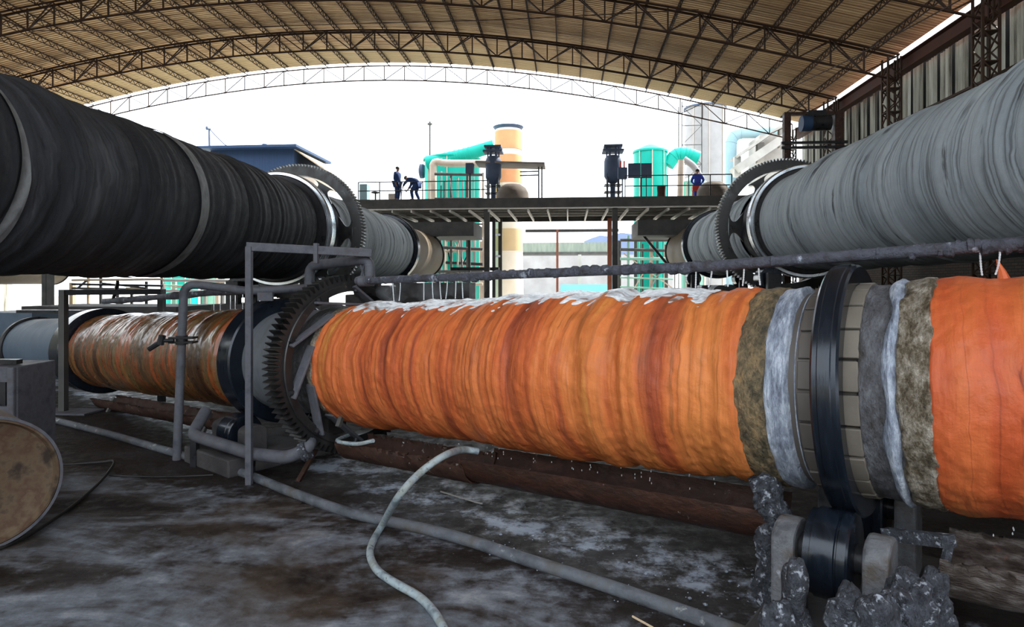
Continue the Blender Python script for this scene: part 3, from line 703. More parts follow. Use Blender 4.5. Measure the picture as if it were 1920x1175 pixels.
# roller station carrying the near tyre of the orange kiln
def kbox(t, side, up, size, m, name, parent, bevel=.0, rot=0):
    c = KPt(t, side, 0); c.z = up; A = (KH, KSIDE, UP)
    return MB().box(c, size, A).build(name, m, parent, bevel=bevel)
def roller_station(t, Rt, Rr, wd, label, lump=True, th=.62, mb_=None):
    zc = KPt(t).z; cx = math.sin(th)*(Rt+Rr); cz = zc-math.cos(th)*(Rt+Rr); base = KPt(t, 0, 0); base.z = 0
    e = thing('roller_station', label, 'roller station', base)
    c = KPt(t, 0, 0)
    mb = MB(); c1 = Vector((c.x, c.y, .11)); mb.box(c1, (wd*3.4, 2*cx+.9, .22), (KH, KSIDE, UP)); mb.build('base_slab', M['concrete_dark'], e, bevel=.02)
    for s in (1, -1):
        p = c+KSIDE*(s*cx); p.z = cz
        MB().lathe(p-KH*(wd/2), [(0, Rr-.05), (.004, Rr-.012), (.016, Rr), (wd*.24, Rr), (wd*.26, Rr-.012), (wd*.29, Rr-.012), (wd*.31, Rr), (wd*.8, Rr), (wd*.82, Rr-.014), (wd-.01, Rr-.014), (wd, Rr-.05)], 64, KH).build('support_roller', M['steel_tyre'], e, smooth=True)
        MB().cyl(p-KH*(wd*1.15), p+KH*(wd*1.15), Rr*.32, n=24).build('shaft', M['steel_dark'], e, smooth=True)
        for q in (1, -1):
            b = p+KH*(q*wd*.98); hh = cz+Rr*.62
            prof = []; W = Rr*.66
            # housing with rounded top
            mb = MB(); outline = [(-W, .12), (-W, hh-W*.55)] + [(-W*math.cos(a_), hh-W*.55+W*.55*math.sin(a_)) for a_ in [PI*j/10 for j in range(1, 10)]] + [(W, hh-W*.55), (W, .12)]
            n_ = len(outline); D = wd*.27
            for dd in (-D, D):
                for (yy, zz) in outline: mb.v.append(tuple(Vector((b.x, b.y, 0))+KSIDE*yy+UP*zz+KH*dd))
            mb.f += [tuple(range(n_)), tuple(range(2*n_-1, n_-1, -1))]+[(i, i+n_, (i+1) % n_+n_, (i+1) % n_) for i in range(n_)]
            mb.build('bearing_housing', mb_ or M['concrete_dark'], e, bevel=.02)
    return e
M['housing'] = pmat('dusty_bearing_housing', [(.06, .062, .068), (.16, .165, .18), (.10, .08, .06)], 5, rough=(.5, .8), bmp=1, bdist=.02, spots=((.36, .38, .42), 10, .66))
roller_station(0, .845, .27, .26, 'greasy roller station with salt-caked bearing housings under the near black tyre', th=.55, mb_=M['housing'])
roller_station(7.11, .845, .24, .34, 'dark roller station under the tyre left of the orange kiln gear', th=.6)
#PART3
# ================================================================== pipes, frames and troughs round the orange kiln
def pxl(P):
    d = Vector(P)-EYE; f = d.dot(FWD); return 960+F*d.dot(RGT)/f, 530-F*d.z/f
def t_at(x, side=0., up=0.):
    """t along the kiln whose point (side, up) shows at column x of the photo"""
    lo, hi = -2.0, 22.0
    for _ in range(50):
        mid = (lo+hi)/2
        if pxl(KPt(mid, side, up))[0] > x: lo = mid
        else: hi = mid
    return (lo+hi)/2
def KX(x, y, side=0.):
    """point in the upright plane parallel to the kiln, side metres to the viewer's side, seen at x, y"""
    n = KSIDE; p = KPt(0, side); r = ray(x, y); return EYE+r*((p-EYE).dot(n)/r.dot(n))

# spray pipe over the orange kiln
A = KX(692, 526, 0); Bp = KX(1330, 499, 0); B = KX(1960, 453, 0)
e = thing('spray_pipe', 'long crusted water spray pipe above the orange kiln', 'pipe', A)
pp = [A.lerp(Bp, i/40) for i in range(41)]+[Bp.lerp(B, i/50) for i in range(1, 51)]
mb = MB().tube(pp, .042, 16)
for i in range(len(pp)):   # lumpy scale along the pipe
    if 40 < i < 74 and R_.random() < .8: continue
    p = pp[i]+Vector((R_.uniform(-.015, .015), R_.uniform(-.015, .015), R_.uniform(-.02, .012)))
    q = pp[min(i+1, len(pp)-1)]
    if (q-pp[i]).length < .001: continue
    d = (q-pp[i])
    mb.tube([p-d*.6, p-d*.2, p+d*.3, p+d*.8], [.018, R_.uniform(.038, .048), R_.uniform(.038, .048), .018], 8)
mb.build('pipe', M['crusted'], e, smooth=True)
mb = MB().cyl(A.lerp(B, .0)-KH*-.02, A-KH*-.22, .05); mb.build('end_cap', M['paint_grey'], e, smooth=True)
# dripping streams
for x in (738, 752, 796, 812, 826, 840, 856, 868, 1306, 1336, 1364, 1396, 1423, 1838, 1875):
    t = t_at(x, 0, .7); P = KX(x, 500, 0); P = KX(x, 0, 0)
    # on the pipe line
    s = (KX(x, 500).x-A.x)/(B.x-A.x); top = A.lerp(B, s)-UP*.04; top = KX(x, pxl(A.lerp(B, s))[1])-UP*.04
    bot = KPt(t, 0.02); zb = bot.z+.735; n = 9; dx = R_.uniform(-.02, .035); pts = []; rr = []
    for i in range(n*2+1):
        u = i/(n*2); pts.append(Vector((top.x, top.y, top.z+(zb-top.z)*u))+KH*(dx*u*u)+KSIDE*.01); rr.append(.0045+.0028*(i % 2))
    side_l = 'left' if x < 900 else 'right'
    o = MB().tube(pts, rr, 6).build('water_stream', M['water'], smooth=True)
    NS = globals().setdefault('NS', 0)+1; globals()['NS'] = NS
    tag(o, 'thin beaded water stream falling from the long spray pipe, %s from the left' % ordinal(NS), 'water stream', 'streams from the spray pipe')
# droplets under the kiln, falling in the trough
mb = MB()
for i in range(60):
    x = R_.choice((760, 862, 915, 925, 938, 948, 962, 1004, 1035, 1076, 1092, 1110, 1124, 1166, 1192, 1206, 1222, 1240, 1294, 1342, 1460, 1862, 1900))+R_.uniform(-2, 2)
    p = KPt(t_at(x, .1, -.7), .12, -.72-R_.uniform(.0, .13)); mb.lathe(p, [(-.008, .001), (-.003, .004), (.003, .004), (.010, .001)], 6)
tag(mb.build('falling_droplets', M['water'], smooth=True), 'bright water droplets falling under the orange kiln into the trough', 'water drops', kind='stuff')

# grey angle-iron frame
ft = PD(467, 462, 7.45); e = thing('angle_steel_portal', 'tall grey angle-steel frame standing in front of the girth gear', 'frame', (ft.x, ft.y, 0))
fb = PD(458, 530, 7.45); MB().box((ft.x, ft.y, ft.z/2), (.07, .07, ft.z), (RGT, FWD, UP)).build('post', M['paint_grey'], e, bevel=.006)
r2 = PD(697, 474, 7.75)
MB().bar(ft-RGT*.03, r2, .06, .10).build('crossbar', M['paint_grey'], e, bevel=.006)
q = PD(593, 456, 7.6); MB().bar(q+UP*.0, q-UP*.24, .07, .05).build('stub', M['paint_grey'], e, bevel=.006)
# bent pipe standing at left with a clamp
pv = PD(345, 532, 8.5); foot = Vector((pv.x-.10, pv.y, .0))
e = thing('water_pipe', 'grey upright pipe bent over at the top with a clamp, left of the tall frame', 'pipe', foot)
a = Vector((pv.x, pv.y, PD(345, 532, 8.5).z)); 
MB().tube(bent([foot, a, PD(405, 537, 8.55), PD(466, 546, 8.5), PD(520, 543, 8.6), PD(612, 537, 8.9)], .16), .055, 14).build('pipe', M['paint_grey'], e, smooth=True)
c = foot.lerp(a, (PD(338, 637, 8.5).z)/a.z)
MB().box(c+RGT*.02+UP*.03, (.32, .16, .025), (RGT, FWD, UP)).box(c+RGT*.02-UP*.03, (.32, .16, .025), (RGT, FWD, UP)).cyl(c-UP*.06, c+UP*.06, .075).build('clamp', M['steel_dark'], e)
MB().tube([c-RGT*.05-FWD*.1, c-RGT*.24-FWD*.12], .025, 8).tube([c-RGT*.19-FWD*.12+UP*.07, c-RGT*.22-FWD*.12-UP*.05], .045, 8).tube([c-RGT*.19-FWD*.12, c-RGT*.36-FWD*.14-UP*.11], .035, 8).build('valve_handle', M['steel_dark'], e)
MB().box(PD(498, 556, 8.5), (.2, .05, .11), (RGT, FWD, UP)).build('bracket', M['paint_grey'], e)
# bent loop feeding the spray pipe
e = thing('water_pipe', 'grey bent pipe loop rising over the gear to feed the spray pipe', 'pipe', PD(580, 530, 8.2))
MB().tube(bent([PD(580, 545, 8.25), PD(580, 498, 8.25), PD(693, 486, 7.8), PD(694, 527, 7.75)], .13), .062, 16).build('pipe', M['paint_grey'], e, smooth=True)
MB().cyl(PD(674, 527, 7.75), PD(700, 526, 7.72), .066, n=20).build('pipe_joint', M['paint_grey'], e, smooth=True)
MB().bar(PD(676, 495, 7.85), PD(684, 522, 7.8), .02).bar(PD(684, 495, 7.85), PD(676, 522, 7.8), .02).build('wire_tie', M['paint_grey'], e)
# second spray pipe over the wet brown part and its dark goal-shaped frame
A2 = KX(195, 565, 0); B2 = KX(455, 544, 0)
e = thing('spray_pipe', 'second crusted spray pipe over the wet brown end of the kiln', 'pipe', A2)
MB().tube([A2.lerp(B2, i/12)+Vector((0, 0, R_.uniform(-.01, .01))) for i in range(13)], [R_.uniform(.045, .07) for i in range(13)], 10).build('pipe', M['crusted'], e, smooth=True)
MB().bar(A2.lerp(B2, .08)-UP*.02, PD(221, 538, 12.2)+UP*.1, .05).build('hanger', M['steel_dark'], e)
for k_, x in enumerate((401, 413, 432, 441, 455)):
    p = KX(x, 548, 0); z1 = KPt(t_at(x, 0, .7)).z+.71
    o = MB().tube([p, Vector((p.x, p.y, z1))], .006, 5).build('water_stream', M['water']); tag(o, 'thin water stream falling from the second spray pipe, %s from the left' % ordinal(k_+1), 'water stream', 'streams from the second spray pipe')
f0 = PD(118, 548, 11.6); z0 = f0.z
e = thing('pipe_stand', 'dark square-topped post frame straddling the far brown end of the kiln', 'frame', (f0.x, f0.y, 0))
b = PD(119, 545, 11.6); f1 = PD(303, 548, 12.6); f1.z = z0
MB().bar((b.x, b.y, 0), (b.x, b.y, z0+.05), .11).build('post', M['girder'], e)
MB().bar((f1.x, f1.y, 0), (f1.x, f1.y, z0+.05), .11).build('post', M['steel_dark'], e)
MB().bar((b.x, b.y, z0), (f1.x, f1.y, z0), .10).build('crossbar', M['steel_dark'], e)
MB().box((b.x+.15, b.y, .02), (.9, .5, .03)).build('foot_plate', M['paint_grey'], e)

# pipe lying across the floor
def gl(pts, r): return [PG(x, y, r*.85) for x, y in pts]
e = thing('floor_pipe', 'long dusty pipe lying on the floor from the cabinet to the foreground', 'pipe', PG(325, 848))
MB().tube(curve_pts(gl([(78, 781), (200, 812), (325, 848), (436, 879), (545, 922), (640, 956), (708, 973), (790, 990), (878, 1013), (960, 1040), (1072, 1076), (1180, 1112), (1280, 1147), (1400, 1190)], .05), 5), .052, 14).build('pipe', M['concrete'] if False else pmat('dusty_floor_pipe', [(.05, .055, .065), (.12, .13, .15), (.08, .068, .05)], 3, rough=(.5, .8), bmp=.8, bdist=.02, spots=((.36, .38, .38), 5, .62), world=True), e, smooth=True)
c = PG(436, 879, .06); dd = (PG(545, 922, .06)-PG(325, 848, .06)).normalized()
MB().cyl(c-dd*.05, c-dd*.02, .12).cyl(c+dd*.02, c+dd*.05, .12).build('flange', M['paint_grey'], e, smooth=True)
# low ridge of dirt beside it
# thick bent pipe near the rollers
e = thing('water_pipe', 'thick grime-covered bent pipe low beside the roller station, under the gear', 'pipe', PD(360, 820, 8.2))
MB().tube(bent([PD(386, 770, 8.6), PD(360, 815, 8.2), PD(470, 850, 7.6), PD(540, 858, 7.3), PD(582, 838, 7.3), PD(580, 800, 7.6)], .12), .075, 14).build('pipe', M['concrete_dark'] if False else M['paint_grey'], e, smooth=True)
MB().cyl(PD(566, 848, 7.3), PD(578, 842, 7.3), .11).build('pipe_joint', M['salt'], e, smooth=True)
for x, y, d in ((470, 850, 7.6), (365, 818, 8.2)):
    p = PD(x, y, d); MB().bar((p.x, p.y, 0), p, .08).build('support', M['steel_dark'], e)

# rusty troughs under the kiln
def trough(name_label, t0, t1, side, r, mat, up0, n=60, a0=0.0, a1=PI, jag=.02, slope=0.0, seed=0):
    rs = random.Random(seed); e = thing('drip_trough', name_label, 'trough', KPt(t0, side, up0)); mb = MB(); K = 18; th = .012
    for layer in (0, 1):
        for i in range(n+1):
            t = t0+(t1-t0)*i/n; ax = KPt(t, side, up0+slope*(i/n))
            for k in range(K+1):
                q = a0+(a1-a0)*k/K; rr = r-th*layer+(rs.uniform(-jag, jag) if k in (0, K) else rs.uniform(-.003, .003))
                mb.v.append(tuple(ax+KSIDE*(rr*math.cos(q))-UP*(rr*math.sin(q))))
    L = (n+1)*(K+1)
    for i in range(n):
        for k in range(K):
            a = i*(K+1)+k; b = a+K+1
            mb.f += [(a, a+1, b+1, b), (L+a, L+b, L+b+1, L+a+1)]
        for k in (0, K):
            a = i*(K+1)+k; b = a+K+1; mb.f.append((a, b, L+b, L+a))
    for i in (0, n):
        for k in range(K):
            a = i*(K+1)+k; mb.f.append((a, a+1, L+a+1, L+a))
    mb.build('trough_sheet', mat, e, smooth=True)
    return e
M['rust_wet'] = pmat('wet_rusted_trough_sheet', [(.018, .009, .007), (.05, .022, .015), (.03, .016, .012), (.075, .035, .025)], 3, (1, 1, 2), rough=(.3, .65), bmp=.7, bdist=.02, spots=((.28, .22, .20), 9, .66), world=True)
M['rust_salt'] = pmat('rusted_trough_with_salt', [(.03, .018, .015), (.09, .07, .06), (.24, .21, .20)], 8, (1, 1, 3), rough=(.4, .75), bmp=1, bdist=.03, spots=((.36, .10, .03), 4, .66), world=True)
trough('long rusty half-pipe trough under the middle of the orange kiln', .42, 3.3, .20, .27, M['rust_wet'], -.80, jag=.012, seed=1)
trough('bark-like rusty trough under the kiln just right of the gear', 3.25, 5.25, .22, .25, M['rust'], -.84, jag=.05, seed=2)
trough('crusted rusty trough under the wet brown end of the kiln', 7.7, 12.8, .25, .22, M['rust'], -.84, jag=.04, seed=3)
trough('rusty white-streaked trough end at the lower right corner', -.55, -2.6, .30, .30, M['rust_salt'], -.86, jag=.03, seed=4)
# trough supports
from mathutils import noise as mn
def post_lump(name, label, pts, radii, m, cat='bracket', n=12, seed=5, amp=.25, sub=8):
    rs = random.Random(seed); C = curve_pts(pts, sub); K = len(C); rr = []
    for i in range(K):
        f = i/(K-1)*(len(radii)-1); a = int(min(f, len(radii)-2)); rr.append(radii[a]+(radii[a+1]-radii[a])*(f-a))
    mb = MB().tube(C, rr, n); o = None
    vs = []
    for v in mb.v:
        q = Vector(v); vs.append(tuple(q+mn.noise_vector(q*9)*.045+mn.noise_vector(q*26)*.022+mn.noise_vector(q*70)*.009))
    mb.v = vs; o = mb.build(name, m, smooth=True); return tag(o, label, cat)
post_lump('trough_support', 'salt-caked upright support at the right end of the long trough', [KX(1418, 893, .42), KX(1446, 935, .42), KX(1450, 1000, .42), KX(1442, 1060, .42), KX(1440, 1130, .42)], [.075, .085, .075, .08, .10], M['salt'], n=40, sub=26)
o = MB().bar(KX(598, 832, .45), KX(552, 915, .60), .07, .05).build('trough_support', M['rust'], bevel=.005); tag(o, 'slanting rusty flat bar propping the trough right of the gear', 'bracket')
o = MB().bar(KX(1500, 1175, .5)-UP*.0, KX(1500, 1175, .5)+UP*.02, .02).build('x', M['rust']); bpy.data.objects.remove(o)
e = thing('trough_support', 'thin crusted leg propping the right-hand trough at lower right', 'bracket', KX(1745, 1180, .55))
MB().bar(KX(1782, 1010, .50), KX(1742, 1185, .55), .035).build('leg', M['salt'], e)
MB().bar(KX(1660, 1000, .3), KX(1785, 1015, .5), .07).build('arm', M['salt'], e)
for x, y0, y1 in ((640, 752, 800), (205, 745, 778), (385, 775, 815)):
    o = MB().bar(KX(x+10, y0, .3), KX(x-6, y1, .45), .05).build('trough_support', M['girder']); tag(o, {640: 'short dark prop under the bark-like trough', 205: 'dark prop under the far trough, left one', 385: 'dark prop under the far trough, right one near the gear'}[x], 'bracket')

# salt-caked rubble round the near rollers
def lump(c, size, seed, squash=.7, n=2):
    rs = random.Random(seed); import bmesh
    bm = bmesh.new(); bmesh.ops.create_icosphere(bm, subdivisions=n, radius=1)
    for v in bm.verts:
        d = v.co.normalized(); k = 1+rs.uniform(-.22, .22); v.co = Vector((d.x*size*k, d.y*size*k*rs.uniform(.9, 1.1), d.z*size*k*squash))
    vs = [tuple(v.co+Vector(c)) for v in bm.verts]; bm.verts.ensure_lookup_table(); fs = [tuple(q.index for q in f_.verts) for f_ in bm.faces]; bm.free(); return vs, fs
from mathutils import noise as mn
def rocky(c, r, hz, seed, n=5, amp=.55):
    import bmesh
    bm = bmesh.new(); bmesh.ops.create_icosphere(bm, subdivisions=n, radius=1); sd = Vector((seed*7.3, seed*3.1, seed*5.7)); vs = []
    for v in bm.verts:
        d = v.co.normalized(); P = Vector((d.x*r, d.y*r, d.z*hz)); q = P+c+sd
        k = 1+amp*(mn.noise(q*6)*.9+mn.noise(q*14)*.45+mn.noise(q*34)*.22+mn.noise(q*80)*.09)
        vs.append(tuple(c+Vector((P.x*k, P.y*k, P.z*(1+(k-1)*.4)))))
    bm.verts.ensure_lookup_table(); fs = [tuple(q.index for q in f_.verts) for f_ in bm.faces]; bm.free(); return vs, fs
RUB = [(1490, 1085, 3.55, .07, 'salt lump leaning between the trough support and the rollers'), (1590, 1140, 3.3, .10, 'salt-caked lump at the foot of the right bearing housing'), (1700, 1120, 3.35, .13, 'large ragged salt lump right of the right bearing housing'),
       (1460, 1150, 3.5, .08, 'salt lump at the foot of the crusted trough support'), (1640, 1160, 3.2, .11, 'dark salt-caked lump below the right bearing housing'), (1745, 1090, 3.5, .09, 'salt lump against the thin crusted leg')]
for i, (x, y, d, s, lab) in enumerate(RUB):
    p = PD(x, y, d); mb = MB()
    # down to the floor
    vs, fs = rocky(Vector((p.x, p.y, p.z*.5)), s*1.25, p.z*.5+s, i); mb.add(vs, fs)
    tag(mb.build('salt_lump', M['salt'], smooth=True), lab, 'rubble', 'salt lumps round the near rollers')
# small pebbles of salt scattered on the floor
mb = MB()
for i in range(260):
    t = R_.uniform(-.6, 3.2) if i % 3 else R_.uniform(-.5, 1.2); sd = R_.uniform(-.45, .75); p = KPt(t, sd); s = R_.uniform(.003, .010)*(1 if R_.random() < .93 else 2)
    vs, fs = lump((p.x, p.y, s*.3), s, i, .6, 1); mb.add(vs, fs)
tag(mb.build('salt_crumbs', M['crust_white']), 'whitish salt crumbs scattered on the floor beside the trough', 'crumbs', kind='stuff')

# hose
hp = [KX(896, 846, .35), KX(868, 843, .5), PD(835, 853, 5.6), PD(790, 884, 5.45), PD(748, 930, 5.3), PG(716, 985, .06), PG(699, 1015, .03), PG(694, 1040, .03), PG(707, 1068, .03), PG(740, 1092, .03), PG(785, 1118, .03), PG(812, 1145, .03), PG(833, 1180, .03), PG(850, 1230, .03)]
tag(MB().tube(curve_pts(hp, 8), .032, 14).build('hose', M['hose'], smooth=True), 'pale blue-grey hose curving from the trough down onto the floor', 'hose')
tag(MB().tube(curve_pts([KX(700, 826, .5), KX(668, 832, .5), KX(632, 826, .45), KX(655, 815, .1)], 6), .022, 8).build('hose', M['hose'], smooth=True), 'short loop of pale hose lying in the trough right of the gear', 'hose')
# cable at left
tag(MB().tube(curve_pts([PG(-40, 1042, .02), PG(40, 1010, .02), PG(120, 960, .02), PG(175, 915, .02), PG(203, 885, .03), PD(213, 865, 8.2), PD(190, 866, 8.3), PD(110, 871, 8.3), PD(20, 868, 8.4)], 6), .016, 8).build('cable', M['cable'], smooth=True), 'black cable trailing on the floor at lower left', 'cable')
tag(MB().tube(curve_pts([PG(205, 890, .012), PG(260, 893, .012), PG(330, 893, .012), PG(400, 890, .012)], 5), .012, 8).build('cable', M['cable'], smooth=True), 'thin wire lying flat on the dark floor behind the cable', 'wire')
tag(MB().tube([PG(826, 921, .01), PG(895, 942, .01), PG(905, 944, .01)], .008, 6).build('stick', M['concrete']), 'thin pale stick on the wet floor beside the trough', 'stick')
tag(MB().tube([PG(1186, 1155, .01), PG(1222, 1175, .012), PG(1240, 1185, .01)], .008, 6).build('stick', M['wood']), 'short pale stick on the floor at the bottom edge', 'stick')

# big dished drum end at lower left
c = PD(-32, 882, 5.55); ax = (EYE-c); ax.z = 0; ax = (ax.normalized()+RGT*.25).normalized()
e = thing('drum', 'dusty tan steel drum lying with its dished end towards the viewer, lower left', 'drum', (c.x, c.y, 0)); Rd = .57
c.z = Rd+.03
MB().lathe(c-ax*1.1, [(0, Rd), (1.0, Rd), (1.08, Rd), (1.10, Rd-.012), (1.10, Rd-.03), (1.05, Rd-.05), (1.0, Rd*.7), (.985, Rd*.35), (.985, .001)], 72, ax).build('shell', M['drum'], e, smooth=True)
MB().lathe(c-ax*.02, [(0, Rd+.012), (.03, Rd+.015), (.03, Rd-.01)], 72, ax, cap=False).build('rim', M['paint_grey'], e, smooth=True)
c2 = c-RGT*.28-UP*.22; MB().lathe(c2-ax*.11, [(0, .16), (.14, .16), (.14, .10), (.02, .09)], 32, ax).build('port', M['steel_dark'], e, smooth=True)
# grey cabinet behind it
e = thing('steel_cabinet', 'grimy grey steel cabinet behind the drum at the left edge', 'cabinet', (PD(20, 690, 8.6).x, PD(20, 690, 8.6).y, 0))
p = PD(-10, 700, 8.6); zt = PD(40, 692, 8.0).z
MB().box((p.x, p.y, zt/2), (1.15, .7, zt), (RGT, FWD, UP)).build('body', M['paint_grey'], e, bevel=.015)
pf = Vector((p.x, p.y, 0))-FWD*.36
MB().box(pf+RGT*.52+UP*(zt/2), (.09, .09, zt), (RGT, FWD, UP)).build('corner_post', M['paint_grey'], e, bevel=.02)
MB().box(pf+RGT*.02+UP*(zt*.55), (.62, .02, zt*.7), (RGT, FWD, UP)).build('door', M['paint_grey'], e, bevel=.01)
MB().box(pf+RGT*.38+UP*(zt-.35), (.12, .03, .30), (RGT, FWD, UP)).build('latch', M['steel_dark'], e)
MB().bar(Vector((p.x, p.y, zt+.04))-RGT*.3-FWD*.1, Vector((p.x, p.y, zt+.04))+RGT*.45-FWD*.15, .1, .06).build('top_bar', M['steel_dark'], e)

# ================================================================== bridge platform across the far end
YP0, YP1 = 31.0, 36.4; ZP = H+4.13
XA, XB = -13.0, 10.2
e = thing('bridge_platform', 'long dark steel walkway platform bridging between the two big kilns', 'platform', (-1, YP0, 0))
MB().box(((XA+XB)/2, (YP0+YP1)/2, ZP-.05), (XB-XA, YP1-YP0, .06)).build('deck', M['girder'], e)
MB().box(((XA+XB)/2, YP0, ZP-.25), (XB-XA, .08, .48)).build('edge_beam', M['girder'], e)
MB().box(((XA+XB)/2, YP0-.06, ZP-.52), (XB-XA, .2, .05)).build('edge_flange', M['joist'], e)
MB().box(((XA+XB)/2, YP1, ZP-.35), (XB-XA, .08, .6)).build('edge_beam', M['girder'], e)
for j in range(1, 4): MB().box(((XA+XB)/2, YP0+j*(YP1-YP0)/4, ZP-.45), (XB-XA, .06, .10)).build('stringer', M['joist'], e)
jm = MB().box((0, 0, 0), (.07, YP1-YP0, .14)).build('joist', M['joist'], e, local=True)
for i in range(24):
    o = jm if i == 0 else dup(jm, e)
    o.location = Vector((XA+.5+.96*i, (YP0+YP1)/2, ZP-.60))-e.location
def gbox(x0, x1, y0, y1, Y, dep, m, name='beam', parent=None):
    a = PY(x0, y0, Y); b = PY(x1, y1, Y); c = (a+b)/2; return MB().box((c.x, Y+dep/2, c.z), (abs(b.x-a.x), dep, abs(a.z-b.z))).build(name, m, parent)
o = gbox(700, 888, 417, 442, 32.0, 3.2, M['girder'], 'box_girder', e)
o = gbox(1196, 1330, 412, 440, 32.0, 3.2, M['girder'], 'box_girder', e)
for x, Y, wpx in ((913, 31.2, 10), (926, 34.5, 6), (938, 36.2, 7), (1153, 31.2, 10), (1143, 36.2, 8), (880, 36.3, 5)):
    p = PY(x, 500, Y); ww = wpx/1200*Y
    MB().box((p.x, Y, (ZP-.5)/2), (ww, ww*.9, ZP-.5)).build('column', M['girder'] if Y < 35 else M['red_post'] if x == 1143 else M['girder'], e)
for a, b in (((1205, 440, 33), (1255, 500, 33)), ((925, 440, 34.5), (938, 440, 36.2)), ((925, 480, 34.5), (938, 480, 36.2))):
    MB().bar(PY(*a), PY(*b), .12).build('brace', M['steel_dark'], e)
# guard rails
def guard_rail(label, x0, x1, step, Y=YP0+.05, hpx=.86):
    A_ = PY(x0, 373, Y); B_ = PY(x1, 373, Y); A_.z = B_.z = ZP; L = B_.x-A_.x; n = max(1, round(L/step))
    e = thing('guard_rail', label, 'railing', A_, 'guard rails on the platform')
    pm = MB().bar(A_, A_+UP*hpx, .045).build('post', M['steel_dark'], e)
    for i in range(1, n+1): o = dup(pm, e); o.location = Vector((L*i/n, 0, 0))
    for z in (hpx, hpx*.5): MB().bar(A_+UP*z, B_+UP*z, .045).build('rail', M['steel_dark'], e)
    return e
guard_rail('thin steel railing on the platform left of the vessel, in front of the two workers', 672, 915, 1.05)
guard_rail('thin steel railing on the right half of the platform, up to the right kiln gear', 1172, 1372, 1.05, hpx=1.0)
# vessels
def vessel(x, y0, y1, w_, label, Y=33.6, extra=False):
    c = PY(x, 373, Y); s = Y/1200.; e = thing('feed_vessel', label, 'vessel', (c.x, Y, ZP), 'feed vessels')
    zt = PY(x, y0, Y).z; hh = zt-ZP; r = w_/2*s
    MB().lathe((c.x, Y, ZP+hh*.34), [(0, r*.35), (.12, r*.7), (hh*.12, r), (hh*.38, r), (hh*.44, r*.9), (hh*.48, r*.6)], 28).build('tank', M['navy'], e, smooth=True)
    MB().box((c.x, Y, ZP+hh*.97), (r*2.1, r*2.1, .09)).box((c.x, Y, ZP+hh*.89), (r*2.4, r*2.2, .09)).build('top_plate', M['navy'], e)
    for i in range(6):
        q = 2*PI*i/6; MB().cyl((c.x+r*.7*math.cos(q), Y+r*.7*math.sin(q), ZP+hh*.78), (c.x+r*.7*math.cos(q), Y+r*.7*math.sin(q), ZP+hh*.97), .04, n=8).build('stud', M['navy'], e)
    for i in range(4):
        q = PI/4+PI/2*i; MB().bar((c.x+r*.9*math.cos(q), Y+r*.9*math.sin(q), ZP), (c.x+r*.9*math.cos(q), Y+r*.9*math.sin(q), ZP+hh*.5), .08).build('leg', M['steel_dark'], e)
    MB().cyl((c.x, Y, ZP+.05), (c.x, Y, ZP+hh*.36), r*.3, n=14).build('outlet', M['navy'], e)
    for z in (.2, .55, .9): MB().box((c.x, Y, ZP+z*hh*.34), (r*2, r*2, .03)).build('step_plate', M['steel_dark'], e)
    return e
e = vessel(925, 273, 365, 30, 'slate-blue feed vessel with flanged top on the platform in front of the chimney')
e = vessel(1149, 272, 366, 32, 'slate-blue feed vessel with flanged top standing alone right of the platform gap')
c = PY(1167, 325, 32.4); 
o = MB().box(c, (.45, .4, .55)).bar((c.x, c.y, ZP), c, .06).build('motor_box', M['navy'], None); tag(o, 'small dark box with two red insulators beside the right feed vessel', 'box'); 
for dx in (-.09, .09): 
    q = MB().cyl(c+Vector((dx, 0, .27)), c+Vector((dx, 0, .62)), .04, n=10).build('insulator', M['red'], None); q.parent = o
e = thing('electric_motor', 'dark motor box fixed high beside the left vessel', 'motor', PY(881, 325, 33))
MB().box(PY(881, 316, 33), (.42, .4, .55)).build('body', M['navy'], e, bevel=.04); MB().cyl(PY(881, 326, 33), PY(881, 381, 33), .05, n=10).build('pole', M['steel_dark'], e)
e = thing('notice_board', 'dark two-panel board on a post on the platform in front of the right green tank', 'board', (PY(1201, 366, 31.6).x, 31.6, ZP))
gbox(1178, 1201, 306, 333, 31.6, .12, M['navy'], 'panel', e); gbox(1202, 1222, 306, 333, 31.6, .12, M['navy'], 'panel', e)
MB().bar((PY(1202, 366, 31.6).x, 31.62, ZP), PY(1202, 333, 31.62), .07).build('post', M['steel_dark'], e)
# brown mounds (kiln feed hoods)
for x, hw, y0, lab in ((961, 31, 343, 'rounded brown-grey mound on the platform right of the left vessel'), (1337, 30, 339, 'rounded brown mound on the platform beside the worker in bright blue')):
    Y = 32.2; c = PY(x, 373, Y); r = hw/1200*Y; hh = PY(x, y0, Y).z-ZP
    tag(MB().lathe((c.x, Y, ZP-.02), [(0, r), (hh*.45, r*.97), (hh*.75, r*.8), (hh*.93, r*.5), (hh, .02)], 14).build('feed_mound', pmat('brown_hopper_cover', [(.09, .075, .065), (.17, .14, .12)], 2, rough=(.7, .9), bmp=.4), smooth=True), lab, 'mound', 'mounds on the platform')
tag(gbox(728, 742, 363, 373, 31.8, .3, M['insul'], 'crate'), 'small beige box on the platform left of the standing worker', 'box')
o = gbox(674, 688, 345, 389, 34, .5, M['pale_blue'], 'water_tank'); tag(o, 'pale blue tank behind the left end of the platform railing', 'tank')
e = thing('gate_valve', 'small valve wheel on a stem by the left end of the railing', 'valve', (PY(704, 373, 31.8).x, 31.8, ZP))
MB().cyl((e.location.x, 31.8, ZP), (e.location.x, 31.8, ZP+.45), .04, n=8).build('stem', M['steel_dark'], e); MB().lathe((e.location.x, 31.8, ZP+.4), [(0, .1), (.03, .22), (.08, .22), (.1, .1)], 14).build('wheel', M['steel_dark'], e)
